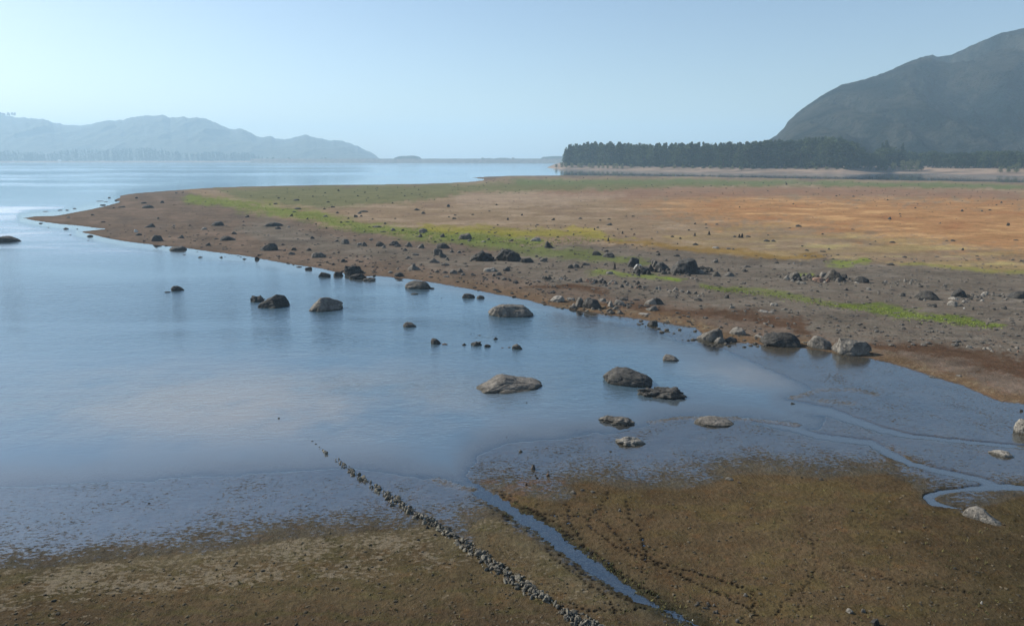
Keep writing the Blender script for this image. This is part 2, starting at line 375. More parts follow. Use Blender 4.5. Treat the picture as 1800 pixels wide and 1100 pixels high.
# rust-coloured plain
ORANGE = [(1020,356),(1250,343),(1400,343),(1600,345),(1800,350),(3200,385),(3200,520),(1800,455),(1700,440),(1560,420),(1400,400),(1280,392),(1180,378)]
mo = zone(ORANGE, 44) * sstep(u, 980, 1320)
paint(mo, (0.39, 0.215, 0.10), 0.88)
paint(mo * sstep(streak, 0.1, 0.5), (0.56, 0.35, 0.17), 0.75)
paint(mo * sstep(-streak, 0.15, 0.6), (0.34, 0.165, 0.08), 0.8)
paint(zone([(1000,330),(1400,328),(1800,338),(1800,350),(1400,345),(1100,352),(930,345)], 8), (0.25, 0.16, 0.115), 0.75)
paint(zone([(1350,400),(1500,412),(1800,440),(3200,520),(3200,560),(1800,478),(1550,462),(1250,442),(1150,420)], 18) * sstep(streak2, -0.35, 0.4), (0.33, 0.25, 0.12), 0.75)
paint(zone([(1350,415),(1500,420),(1800,450),(1800,476),(1550,462),(1300,440)], 14) * sstep(streak, 0.15, 0.5), (0.40, 0.34, 0.15), 0.7)
paint(zone([(780,345),(900,338),(1100,345),(1000,362),(820,362)], 12), (0.36, 0.28, 0.21), 0.6)
# grass belts
paint(zone([(380,333),(520,328),(800,325),(900,318),(1200,317),(1500,320),(1800,328),(1800,333),(1500,327),(1300,328),(1050,334),(840,340),(700,358),(560,368),(440,352)], 9), (0.14, 0.155, 0.075), 0.8)
paint(zone([(900,316),(1200,315),(1800,325),(3200,350),(3200,357),(1800,333),(1400,325),(1100,324),(900,326)], 5), (0.14, 0.17, 0.08), 0.8)
paint(stroke([(350,350,7),(420,358,9),(480,372,10),(560,386,9),(620,398,8),(690,406,7),(760,412,9),(850,420,11),(930,426,9)]), (0.165, 0.205, 0.05), 0.85)
paint(stroke([(640,408,5),(760,424,6),(860,432,6),(960,446,9),(1040,455,8),(1120,462,5)]), (0.14, 0.17, 0.055), 0.75)
paint(stroke([(760,402,5),(860,408,7),(960,412,7),(1050,418,6),(1100,425,4)]), (0.26, 0.235, 0.05), 0.8)
paint(stroke([(1010,405,6),(1040,410,5)]), (0.34, 0.29, 0.05), 0.6)
paint(stroke([(1080,428,3.5),(1180,436,6),(1260,446,7),(1340,452,5),(1440,456,3)]), (0.25, 0.165, 0.055), 0.85)
paint(stroke([(1040,480,5),(1110,486,4),(1190,494,5)]), (0.18, 0.23, 0.05), 0.7)
paint(stroke([(1165,491,3),(1200,494,3)]), (0.2, 0.28, 0.04), 0.7)
paint(stroke([(1405,485,3),(1430,484,3)]), (0.2, 0.25, 0.05), 0.8)
paint(stroke([(1475,468,4),(1510,463,5)]), (0.2, 0.25, 0.05), 0.8)
paint(stroke([(1580,468,3),(1760,479,4),(1830,484,5)]), (0.24, 0.235, 0.07), 0.75)
paint(stroke([(1240,505,3),(1300,513,4),(1370,521,5),(1440,535,4),(1500,542,5)]), (0.15, 0.175, 0.055), 0.75)
paint(stroke([(1490,540,4),(1540,546,6),(1600,556,7),(1680,567,6),(1750,575,4)]), (0.14, 0.185, 0.04), 0.9)
# dark damp belts along the strand
damp = np.maximum.reduce([stroke([(930,503,2),(1000,508,4),(1060,518,3)]), stroke([(1060,540,3),(1150,546,6),(1240,552,8),(1330,562,10),(1400,578,9),(1420,590,4)]),
   stroke([(1530,610,3),(1600,616,7),(1680,625,11),(1760,645,14),(1850,665,16),(2000,690,18)])])
paint(damp, (0.105, 0.062, 0.038), 0.85)
strand = onland * (1 - sstep(DL + mid * 5, 6, 22)) * sstep(v, 440, 560)
paint(strand, (0.155, 0.10, 0.055), 0.8)
paint(strand * sstep(streak + fine, 0.15, 0.6), (0.25, 0.2, 0.13), 0.8)
paint(onland * (1 - sstep(DL, 1, 5)) * sstep(v, 330, 420), (0.16, 0.105, 0.07), 0.8)
# foreshore mud
flatm = sstep(DF, -6, 6) * (1 - onland)
paint(sstep(DF, -90, -2) * (1 - onland), (0.105, 0.09, 0.065))
sdl = sd_poly(u + wx * 8, v + wy * 4, DRY_L); sdr = sd_poly(u + wx * 8, v + wy * 4, DRY_R)
sdd = np.maximum(sdl, sdr)
dl_m = sstep(sdl, -4, 6) * flatm; dr_m = sstep(sdr, -4, 6) * flatm
paint(dl_m, (0.115, 0.088, 0.05)); paint(dl_m * (1 - sstep(sdl + mid * 10, 10, 45)), (0.125, 0.105, 0.065), 0.7)
paint(dl_m * sstep(v + mid * 30, 1030, 1110), (0.076, 0.053, 0.034), 0.7)
paint(dl_m * sstep(nz(45, 10, 4, 71), 0.05, 0.5), (0.085, 0.074, 0.034), 0.6)
paint(dr_m, (0.112, 0.08, 0.045)); paint(dr_m * sstep(nz(90, 22, 4, 72), 0.0, 0.4), (0.112, 0.085, 0.040), 0.8)
paint(dr_m * sstep(nz(60, 16, 4, 73), 0.1, 0.5), (0.095, 0.07, 0.038), 0.7)
paint(dr_m * sstep(u + v * 0.6, 2150, 2400), (0.055, 0.046, 0.025), 0.6)
ds, _ = dist_line(u, v, STREAMS[3], False, 1.35)
paint(flatm * (1 - sstep(ds, 26, 55)) * sstep(u - v, -40, 40) * sstep(v, 880, 920), (0.09, 0.073, 0.043), 0.6)
paint(flatm * (1 - sstep(ds + mid * 6, 16, 26)) * sstep(v, 870, 910), (0.045, 0.042, 0.025), 0.7)
red = zone([(850,838),(900,850),(1000,835),(1010,860),(940,885),(880,872)], 12)
paint(red * sstep(mid, -0.2, 0.3), (0.14, 0.09, 0.06), 0.7)
bars = np.zeros(len(u))
for p, w in BARS:
    d, _ = dist_line(u + wx * 6, v + wy * 2, p, False, 2.5)
    bars = np.maximum(bars, 1 - sstep(d / (2.5 * w) + fine * 0.3 + mid * 0.2, 0.2, 1.1))
bars = bars * 0.6
paint(bars, (0.19, 0.165, 0.135), 0.8)
Z = np.where((bars > 0.3) & (Z < 0.012) & (Z > -0.35), 0.004 + 0.01 * bars, Z)
# wetness: full beside open water, none on the dried mud
wet = (1 - onland) * (1 - sstep(sdd + mid * 12 + fine * 8, -70, 14) * 0.75 - sstep(sdd + mid * 6 + fine * 6, -8, 14) * 0.25)
wet = np.where(DF > 0, np.clip(wet, 0, 1), np.clip(1 + DF / 70, 0, 1) * (1 - onland))
wet = np.clip(wet - bars * 0.45, 0, 1)
shorewet = (1 - sstep(np.abs(DL), 0.5, 3.5)) * sstep(v, 300, 500)
wet = np.maximum(wet, shorewet * 0.45)
wet = np.maximum(wet, 0.12 * damp)
fleck = dl_m * (1 - sstep(sdl + mid * 30, 20, 120)) * (1 - 0.6 * sstep(u, 650, 800)) + 0.25 * dl_m + 0.12 * dr_m + 0.22 * strand

# hoof prints pressed in the mud (dark wet pits)
TRACKS = [[(1068,863),(1065,880),(1050,895),(1040,905),(1035,918),(1042,930),(1055,942),(1065,950),(1080,960),(1100,970),(1118,978),(1130,985),(1150,990),(1175,995),(1200,1002),(1230,1010),(1260,1018),(1310,1037)],
 [(1055,915),(1072,925),(1082,938),(1095,950),(1105,962),(1125,970),(1145,985),(1160,993)],[(1100,880),(1105,905),(1120,925),(1130,945),(1138,975),(1130,1000),(1125,1012)],
 [(1145,990),(1175,1003),(1205,1017),(1225,1028),(1250,1040),(1280,1052),(1320,1075),(1345,1088)],[(998,885),(1000,905),(1000,925),(1010,935),(1025,950)],[(940,900),(970,905),(985,906),(1030,910)],
 [(960,966),(985,990),(1000,1003),(1020,1018),(1040,1032),(1060,1045),(1075,1060),(1085,1082)],[(1430,955),(1432,975),(1435,1000),(1425,1015),(1415,1035),(1395,1045),(1380,1060),(1360,1085)],
 [(1450,1010),(1480,998),(1510,1002),(1545,1012),(1575,1025),(1620,1030),(1660,1037),(1750,1048)],[(1405,935),(1430,955)],[(1000,1060),(1030,1075),(1100,1075),(1140,1070)],[(1320,1040),(1325,1070),(1330,1095)],
 [(1435,1000),(1412,1040),(1405,1075)]]
prints = np.zeros((nr, nc)); vcol = V[:, nc // 2]
def stamp(pu, pv, ru, rv, amp):
    r = int(np.argmin(np.abs(vcol - pv))); X, Y, _ = ground_at(pu, pv); c = int(np.searchsorted(tx, X / Y))
    r0, r1, c0, c1 = max(r - 8, 0), r + 9, max(c - 10, 0), c + 11
    q = ((U[r0:r1, c0:c1] - pu) / ru) ** 2 + ((V[r0:r1, c0:c1] - pv) / rv) ** 2
    prints[r0:r1, c0:c1] = np.maximum(prints[r0:r1, c0:c1], amp * np.exp(-q * 0.9))
def pu_far(a): return a[0] > 1390
for T in TRACKS:
    for a, c in zip(T, T[1:]):
        L = math.hypot(c[0] - a[0], (c[1] - a[1]) * 1.4); n = max(1, int(L / 6.0))
        for i in range(n):
            t = (i + rng.random() * 0.5) / n
            stamp(a[0] + (c[0] - a[0]) * t + rng.uniform(-3.5, 3.5), a[1] + (c[1] - a[1]) * t + rng.uniform(-2, 2), rng.uniform(1.6, 3.3), rng.uniform(0.9, 1.6), rng.uniform(0.45, 1.0) * (0.6 if pu_far(a) else 1.0))
for i in range(150):                       # trampled bank of the stream
    t = rng.random() * 8; k = int(t); f = t - k; a, c = STREAMS[3][k + 1], STREAMS[3][k + 2]
    s_ = rng.choice((1, 1, -1)); off = rng.uniform(14, 24)
    stamp(a[0] + (c[0] - a[0]) * f + s_ * off, a[1] + (c[1] - a[1]) * f - s_ * off * 0.45, rng.uniform(2, 4), rng.uniform(1, 1.8), rng.uniform(0.4, 0.9))
for i in range(260):
    pu, pv = rng.uniform(850, 1800), rng.uniform(880, 1100); stamp(pu, pv, rng.uniform(1.5, 2.6), 1.1, rng.uniform(0.15, 0.5))
pr = prints.ravel() * sstep(Z, 0.0, 0.02)
paint(pr * 1.9, (0.010, 0.009, 0.008), 0.98)
fleck = fleck * (1 - np.clip(pr * 2, 0, 1))
Z = np.where(pr > 0.02, np.maximum(Z - pr * 0.14, np.minimum(Z, 0.006)), Z)
# relief of the ground itself
rel = fbm(x / 3.0, y / 3.0, 4, 90) * 0.035 + fbm(x / 22, y / 22, 3, 91) * 0.05
Z = Z + rel * sstep(DL, 3, 18) + fbm(x / 1.1, y / 1.1, 4, 92, 0.65) * 0.035 * sstep(sdd, 0, 30) * (1 - onland)
far = sstep(y, 1500, 2500); Z = np.where(y > 1500, -1.4, Z)
F = grid_faces(nr, nc)
tag(link_mesh('ground', np.stack([x, y, Z], 1), F, M_GROUND, attrs={'soil': np.clip(col * 0.77, 0, 1), 'wet': np.clip(wet, 0, 1), 'fleck': np.clip(fleck, 0, 1)}), kind='structure')

# ------------------------------------------------------------------ the lake, one sheet at level 0
zz = Z.reshape(nr, nc)
mn = np.minimum.reduce([zz[:-1, :-1], zz[1:, :-1], zz[:-1, 1:], zz[1:, 1:]]).ravel()
keep = mn < 0.015
calm = np.maximum(1 - sstep(DL, -14, -3.0) * 0 - sstep(-DL, 4, 16), 0)
calm = np.maximum(calm, (1 - sstep(-DF + mid * 12, 10, 70)) * sstep(v, 560, 660))
calm = np.maximum(calm, sstep(v + nz(200, 20, 3, 60) * 18, 765, 815))
calm = np.where(DF > 0, 1.0, calm)
silt = np.exp(-((u - 430) / 420) ** 2 - ((v - 715) / 75) ** 2) + 0.6 * np.exp(-((u - 880) / 200) ** 2 - ((v - 715) / 40) ** 2) * 0 + 0.7 * np.exp(-((u - 1330) / 120) ** 2 - ((v - 655) / 25) ** 2)
silt = np.clip(silt, 0, 1)
WF = F[keep]; used = np.unique(WF); remap = np.full(len(u), -1, np.int64); remap[used] = np.arange(len(used))
depth = np.clip(-Z, 0, 3)
tag(link_mesh('lake_water', np.stack([x[used], y[used], np.zeros(len(used))], 1), remap[WF], M_WATER,
   attrs={'depth': depth[used], 'silt': silt[used], 'calm': np.clip(calm, 0, 1)[used], 'far': sstep(np.log(np.maximum(y, 1))[used], math.log(70), math.log(1400))}), kind='structure')

def z_at(px, py):
    z, dl_, df_ = ground_height(np.array([px]), np.array([py]))
    return float(z[0]), float(dl_[0]), float(df_[0])

# ------------------------------------------------------------------ hills and far shores
def polar_hill(name, mat, sil, r0, r1, rback, base=0.0, ncol=500, nrow=120, rough=1.0, seed=0, prof=1.0, kind='structure', gull=1.0):
    """a range whose skyline passes through the traced points sil (map u, v) at distance r1; its slope starts at r0"""
    su = np.array([p[0] for p in sil], float); sv = np.array([p[1] for p in sil], float)
    uu = np.linspace(su[0], su[-1], ncol); vv = np.interp(uu, su, sv)
    vv = vv + fbm(uu / 7, uu * 0 + seed, 3, seed + 40) * 1.1 * rough
    # skyline as tangent of elevation for a point straight out at that bearing
    dx = uu - 900; up = 550 - vv; Yd = FPX * cP + up * sP; Zd = -FPX * sP + up * cP
    tanx = dx / Yd; te = Zd / Yd                                   # z rise per metre of Y
    t = np.concatenate([np.linspace(0, 1, int(nrow * 0.75)), np.linspace(1, 1.9, nrow - int(nrow * 0.75) + 1)[1:]])
    T, TX = np.meshgrid(t, tanx, indexing='ij'); TE = np.meshgrid(t, te, indexing='ij')[1]
    r0a = r0(uu) if callable(r0) else np.full(ncol, float(r0)); r1a = r1(uu) if callable(r1) else np.full(ncol, float(r1))
    R = np.where(T <= 1, r0a + (r1a - r0a) * T, r1a + (rback - r1a) * (T - 1) / 0.9)
    X = TX * R; Y = R
    Hs = CAM_H + TE * R                                            # height that would just touch the skyline
    Htop = np.maximum(CAM_H + te * r1a, base)[None, :]
    g = np.where(T <= 1, np.sin(np.clip(T, 0, 1) * math.pi / 2) ** prof, np.cos((T - 1) / 0.9 * math.pi / 2) ** 0.8)
    rid = 1 - np.abs(fbm(X / 260 + 3, Y / 900, 4, seed + 7)) * 2.2
    gul = (rid - 0.55) * 0.20 * gull * np.sin(np.clip(T, 0, 1) * math.pi) ** 0.8 + fbm(X / 70, Y / 120, 4, seed + 9) * 0.06 * gull * np.sin(np.clip(T, 0, 1) * math.pi)
    gul = gul + fbm(X / 14, Y / 14, 2, seed + 12) * 0.012 * gull
    gg = np.where(T < 1, np.clip(g + gul, 0, 0.35 + 0.648 * sstep(T, 0, 0.75)), g)
    Zr = base + (np.where(T <= 1, Hs, Htop) - base) * gg
    Zr = np.where(T > 1, np.minimum(Zr, Hs - 4), Zr)
    Zr[0] = -2
    Zr[-1] = -2
    co = np.stack([X.ravel(), Y.ravel(), Zr.ravel()], 1)
    o = link_mesh(name, co, grid_faces(len(t), ncol), mat); tag(o, kind=kind); return o
M_HILL = mat_plain('wooded_hillside', (0.02, 0.03, 0.018), (0.05, 0.055, 0.035), 0.012, 1.0, 3.0)
def mat_mountain():
    m, nt, out = new_mat('wooded_mountain'); b = NB(nt)
    pos = b.n('ShaderNodeNewGeometry').outputs['Position']
    n1 = b.noise(pos, 0.0035, 6, 0.6, 0.5); n2 = b.noise(pos, 0.03, 5, 0.7); n3 = b.noise(pos, 0.12, 3, 0.7)
    col = b.mix(b.ramp(n1, 0.40, 0.62), (0.004, 0.011, 0.012), (0.046, 0.045, 0.036))
    col = b.mix(b.ramp(n2, 0.46, 0.62), col, b.mix(1.0, col, (0.3, 0.4, 0.38), 'MULTIPLY'))
    col = b.mix(b.math('MULTIPLY', b.ramp(n1, 0.6, 0.72), 0.6), col, (0.065, 0.055, 0.045))
    bp = b.n('ShaderNodeBump', i_Strength=1.0, i_Distance=20.0, i_Height=b.math('ADD', n2, b.math('MULTIPLY', n3, 0.5)))
    p = b.n('ShaderNodeBsdfDiffuse', i_Color=col, i_Normal=bp.outputs[0])
    nt.links.new(p.outputs[0], out.inputs[0]); return m
polar_hill('distant_hills', M_HILL, [(-500,200),(-330,196),(-150,188),(0,202),(20,205),(50,208),(75,210),(100,217),(125,221),(150,220),(185,213),(215,211),(240,205),(265,203),(285,202),(293,205),(297,207),(320,205),(332,208),
 (345,206),(360,208),(380,217),(400,226),(405,228),(425,227),(440,233),(450,239),(460,242),(475,240),(485,243),(500,246),(520,241),(535,237),(550,241),(580,247),(595,246),(610,250),(640,262),(660,273),(670,280),(690,284)],
 5200, 7300, 9500, ncol=620, seed=3, gull=0.55, rough=1.6)
polar_hill('mountain', mat_mountain(), [(1338,284),(1350,247),(1365,238),(1378,225),(1385,214),(1400,200),(1420,184),(1450,165),(1480,149),(1520,140),(1560,126),(1600,108),(1625,99),(1640,97),(1650,100),(1668,98),(1690,89),(1720,75),(1760,58),(1800,50),
 (1900,52),(2000,78),(2200,140),(2500,230),(2700,290)], 1520, 2750, 4300, ncol=900, nrow=420, seed=14, prof=0.85, gull=2.3)
polar_hill('island_hill', M_HILL, [(688,283),(694,278),(702,275),(712,274),(728,274),(736,276),(742,280),(746,284)], 4450, 4600, 4800, ncol=90, nrow=20, seed=5, gull=0)
polar_hill('low_far_hill', M_HILL, [(930,284),(950,280),(955,276),(968,275),(982,275),(1010,277),(1060,284)], 4300, 4600, 5000, ncol=120, nrow=20, seed=6, gull=0)
polar_hill('low_far_hill', M_HILL, [(820,283),(845,279),(852,277.5),(870,279),(880,277.5),(895,279),(930,279.5),(960,283)], 4700, 4900, 5200, ncol=120, nrow=20, seed=8, gull=0)

M_SHORE = mat_plain('pale_bank', (0.12, 0.09, 0.068), (0.24, 0.175, 0.13), 0.02, 1.0, 0.5)
def shore_band(name, line, z_top, width, back, seed):
    """low land: its water edge follows the traced line, then a bank and level ground behind"""
    lu = np.array([p[0] for p in line], float); lv = np.array([p[1] for p in line], float)
    uu = np.linspace(lu[0], lu[-1], 700); vv = np.interp(uu, lu, lv)
    dx = uu - 900; up = 550 - vv; Yd = FPX * cP + up * sP; Zd = -FPX * sP + up * cP
    R = -CAM_H / Zd * Yd; tanx = dx / Yd
    off = np.concatenate([[-12, 0], np.linspace(4, width, 14), np.linspace(width * 1.4, back, 10)])
    O, RR = np.meshgrid(off, R, indexing='ij'); TX = np.meshgrid(off, tanx, indexing='ij')[1]
    tap = sstep((uu - uu[0]) / 34.0)[None, :] if seed == 61 else 1.0
    Y = RR + np.where(O > 0, O * (0.02 + 0.98 * tap), O); X = TX * Y
    t = np.clip(O / width, 0, 1)
    Zr = z_top * (0.55 * t + 0.45 * sstep(t, 0.45, 1)) + fbm(X / 40, Y / 30, 4, seed) * 1.6 * t - (O <= 0) * 0.3
    Zr = np.where(O < 0, -1.0, Zr * tap - 0.5 * (1 - tap))
    o = link_mesh(name, np.stack([X.ravel(), Y.ravel(), Zr.ravel()], 1), grid_faces(len(off), 700), M_SHORE); tag(o, kind='structure')
    return uu, R
PEN = [(957,294.5),(975,296.5),(990,298),(1040,299),(1100,300.5),(1200,302.5),(1300,304.5),(1400,305),(1480,306.5),(1520,306),(1560,305),(1620,305),(1700,307.5),(1800,309.5),(2100,313),(2700,320)]
pen_u, pen_R = shore_band('peninsula_shore', PEN, 9.0, 110, 1500, 61)
lef_u, lef_R = shore_band('far_shore', [(-700,286.5),(0,286),(330,285.6),(560,285.2),(700,285)], 9.0, 120, 1200, 62)

# the long dam closing the lake
def make_dam():
    pts = []
    n = 80; us = np.linspace(440, 1010, n)
    prof = [(0, -2), (0, 0.0), (46, 22.5), (50, 24.2), (60, 24.2), (64, 22.5), (120, -2)]
    co = []
    for uq in us:
        tanx = (uq - 900) / (FPX * cP + 271 * sP)
        R = 4150.0 - 150 * (uq - 440) / 570
        for d, z in prof: co.append((tanx * (R + d), R + d, z + (0.4 * math.sin(uq * 0.7) if z > 20 else 0)))
    f = grid_faces(n, len(prof))
    o = link_mesh('dam', np.array(co), f, mat_plain('rockfill_dam', (0.11, 0.11, 0.10), (0.2, 0.19, 0.17), 0.05, 1, 0.6), smooth=False)
    tag(o, 'long low grey rockfill dam closing the lake below the skyline', 'dam')
make_dam()

# ------------------------------------------------------------------ trees
M_BARK = mat_plain('bark', (0.05, 0.04, 0.03), (0.14, 0.11, 0.085), 2.0)
M_PINE = mat_leaf('dark_foliage', (0.014, 0.027, 0.014), (0.06, 0.08, 0.036))
M_BROAD = mat_leaf('broad_foliage', (0.018, 0.032, 0.016), (0.065, 0.085, 0.036))
M_PALE = mat_leaf('pale_foliage', (0.10, 0.115, 0.05), (0.19, 0.19, 0.085))
def leaf_cloud(centres, radii, n, size, rr):
    """n small leafy faces spread over lumps"""
    k = rr.integers(0, len(centres), n); d = rr.normal(size=(n, 3)); d /= np.linalg.norm(d, axis=1)[:, None]
    rad = rr.uniform(0.45, 1.05, n) ** 0.7
    c = np.array(centres)[k] + d * np.array(radii)[k] * rad[:, None]
    a = rr.normal(size=(n, 3)); a /= np.linalg.norm(a, axis=1)[:, None]
    bb = np.cross(a, rr.normal(size=(n, 3))); bb /= np.linalg.norm(bb, axis=1)[:, None]
    s = size * rr.uniform(0.6, 1.4, n)[:, None]
    co = np.stack([c - a * s, c - bb * s * 0.7, c + a * s, c + bb * s * 0.7], 1).reshape(-1, 3)
    return co, np.arange(4 * n).reshape(-1, 4)
def trunk_mesh(h, r, lean=0.0, limbs=5, rr=None):
    co = []; fa = []
    def tube(p0, p1, ra, rb, seg=6):
        p0, p1 = np.array(p0, float), np.array(p1, float); d = p1 - p0; d /= np.linalg.norm(d)
        a = np.cross(d, [0.3, 1, 0.2]); a /= np.linalg.norm(a); b_ = np.cross(d, a); s = len(co)
        for p, q in ((p0, ra), (p1, rb)):
            for i in range(seg):
                t = 2 * math.pi * i / seg; co.append(p + (a * math.cos(t) + b_ * math.sin(t)) * q)
        for i in range(seg): fa.append((s + i, s + (i + 1) % seg, s + seg + (i + 1) % seg, s + seg + i))
    m = (lean * h * 0.5, 0, h * 0.5)
    tube((0, 0, -0.5), m, r, r * 0.7); tube(m, (lean * h, 0, h * 0.95), r * 0.7, r * 0.15)
    for i in range(limbs):
        z = h * rr.uniform(0.4, 0.85); a = rr.uniform(0, 6.28); L = h * rr.uniform(0.1, 0.2)
        tube((lean * z, 0, z), (lean * z + L * math.cos(a), L * math.sin(a), z + L * 0.6), r * 0.3, r * 0.08, 5)
    return np.array(co), np.array(fa)
PROTO = {}
def tree_proto(kind, i):
    rr = np.random.default_rng(100 * i + len(kind)); h = 10.0
    if kind == 'pine_tree':
        cs, rs = [], []
        low = rr.uniform(0.03, 0.14)
        for k in range(16):
            t = low + (1 - low) * (k + 0.5) / 16
            w = (1.75 if i % 2 else 2.1) * (1 - max(0, t - 0.45) / 0.62) ** 0.8 * min(1, 0.7 + t)
            a = rr.uniform(0, 6.28); o = w * 0.35
            cs.append((o * math.cos(a), o * math.sin(a), t * h * 0.97)); rs.append((w * 0.75, w * 0.75, 0.62))
        lc, lf = leaf_cloud(cs, rs, 620, 0.34, rr); mt = M_PINE
        tc_, tf_ = trunk_mesh(h, 0.2, 0, 4, rr)
    else:
        cs, rs = [], []
        pale = kind == 'shrub'
        for k in range(13):
            a = rr.uniform(0, 6.28); q = rr.uniform(0, 1) ** 0.5 * 2.6; z = rr.uniform(1.6 if pale else 1.6, 8.6)
            q *= 1 - abs(z - 5) / 6; cs.append((q * math.cos(a), q * math.sin(a), z if not pale else z * 0.95)); s = rr.uniform(1.0, 1.7); rs.append((s * 1.2, s * 1.2, s))
        if pale: cs += [(1.5, 0, 1.5), (-1.6, .5, 1.6), (0, -1.4, 1.4)]; rs += [(1.6, 1.6, 1.4)] * 3
        lc, lf = leaf_cloud(cs, rs, 700, 0.33, rr); mt = M_PALE if pale else M_BROAD
        tc_, tf_ = trunk_mesh(h * 0.8, 0.22, rr.uniform(-0.05, 0.05), 5, rr)
    root = bpy.data.objects.new(kind, None); COL.objects.link(root)
    link_mesh('trunk', tc_, tf_, M_BARK, root); link_mesh('crown', lc, lf, mt, root, smooth=False)
    return root
KIDS = {}
def place_tree(kind, X, Y, z, h, wide=1.0, label='', cat='tree', group=None):
    i = rng.randrange(6 if kind != 'shrub' else 3); key = (kind, i)
    if key not in PROTO:
        PROTO[key] = tree_proto(kind, i); KIDS[key] = list(PROTO[key].children); r = PROTO[key]
    else:
        src = PROTO[key]; r = src.copy(); COL.objects.link(r)
        for ch in KIDS[key]:
            c = ch.copy(); COL.objects.link(c); c.parent = r
    s = h / 10.0
    r.location = (X, Y, z); r.scale = (s * wide, s * wide, s); r.rotation_euler = (0, 0, rng.uniform(0, 6.28))
    tag(r, label, cat, group); return r
def far_point(uq, R):
    tanx = (uq - 900) / (FPX * cP + 271 * sP); return tanx * R, R
def top_h(vtop, R, z): return CAM_H + (279 - vtop) / FPX * R * 1.0 * (1 + 0.0) - z
CR = [(990,258),(1000,255),(1020,252.5),(1050,251),(1090,252),(1120,253),(1145,254.5),(1170,253),(1200,252),(1260,252),(1330,250),(1370,246),(1400,245),(1430,242),(1450,240.5),(1475,243),(1495,250),(1508,256),(1516,264)]
cu = np.array([p[0] for p in CR]); cv = np.array([p[1] for p in CR])
lab_front = 'tall dark evergreen in the dense plantation on the peninsula bank'
npine = 0
for row in range(5):
    n = 52
    for k in range(n):
        uq = 988 + (1516 - 988) * (k + rng.random() * 0.9) / n
        R0 = float(np.interp(uq, pen_u, pen_R)) + 105 + row * 13 + rng.uniform(-4, 4)
        if row and uq < 1000: continue
        X, Y = far_point(uq, R0); z = 7.0
        h = top_h(float(np.interp(uq, cu, cv)) + (rng.random() ** 1.5) * 7 - 0.8 + (0 if row > 1 else 1.5), R0, z)
        place_tree('broadleaf_tree' if rng.random() < (0.55 if uq > 1370 else 0.2) else 'pine_tree', X, Y, z, h, rng.uniform(1.0, 1.55), lab_front, 'tree', 'plantation trees on the peninsula'); npine += 1
lab2 = 'dark broad-crowned tree in the wood below the mountain'
RU = [(1516,276),(1530,268),(1545,262),(1560,256),(1575,262),(1590,266),(1620,268),(1640,264),(1660,268),(1700,267),(1760,263),(1800,266),(1900,264)]
ru = np.array([p[0] for p in RU]); rv_ = np.array([p[1] for p in RU])
for row in range(4):
    for k in range(34):
        uq = 1518 + 360 * (k + rng.random()) / 34
        if 1565 < uq < 1610 and row < 2: continue
        R0 = float(np.interp(uq, pen_u, pen_R)) + 105 + row * 16 + rng.uniform(-5, 5)
        X, Y = far_point(uq, R0); z = 8.5
        h = top_h(float(np.interp(uq, ru, rv_)) + rng.uniform(-1, 4.5), R0, z)
        place_tree('broadleaf_tree', X, Y, z, h, rng.uniform(1.0, 1.5), lab2, 'tree', 'trees of the wood below the mountain')
for uq, vt, lb in ((1556, 248, 'tall pointed conifer standing above the gap between the two woods'), (1584, 253, 'slim lone tree rising from the bank between the two woods'), (1549, 253, 'shorter pointed conifer beside the tallest one at the gap')):
    R0 = float(np.interp(uq, pen_u, pen_R)) + 120; X, Y = far_point(uq, R0)
    place_tree('pine_tree', X, Y, 8.5, top_h(vt, R0, 8.5), 0.9, lb, 'tree')
def bush(uq, vb, w, h, lb, grp=None, kind='shrub'):
    R0 = float(np.interp(uq, pen_u, pen_R)); R = R0 + 60 + rng.uniform(-6, 6)
    if vb < 295 and uq > 1100: R = R0 + 85
    z = 9 * 0.6 * float(sstep((uq - 957) / 34.0)); X, Y = far_point(uq, R); H = h * R / FPX
    place_tree(kind, X, Y, z - 1.5, H * 1.35, max(1, w / h * 1.0), lb, 'shrub', grp)
bush(1305, 296, 12, 9, 'dark rounded shrub alone on the pale peninsula bank', kind='broadleaf_tree')
for uq, w, h in ((1590, 16, 14), (1602, 16, 16), (1613, 12, 14), (1572, 12, 12)): bush(uq, 296, w, h, 'pale green rounded shrub on the bank between the two woods', 'pale shrubs between the woods')
for uq, w, h in ((1762, 12, 9), (1776, 12, 9), (1790, 16, 13), (1810, 14, 12)): bush(uq, 297, w, h, 'yellowish shrub on the bare bank in front of the mountain wood', 'yellowish shrubs before the mountain wood')
for uq in (1622, 1546, 1532, 1558): bush(uq, 296, 13, 9, 'low dark shrub at the foot of the wood beside the gap', 'low dark shrubs at the gap', 'broadleaf_tree')
for uq in list(range(980, 1100, 9)): bush(uq + rng.uniform(-3, 3), 292, 9, 7 if uq > 985 else 5, 'small shrub at the tip of the wooded peninsula', 'shrubs at the peninsula tip')
for k in range(22): bush(1110 + k * 18 + rng.uniform(-5, 5), 294, 10, 6, 'low shrub along the foot of the plantation', 'shrubs at the foot of the plantation', rng.choice(('broadleaf_tree', 'shrub')))

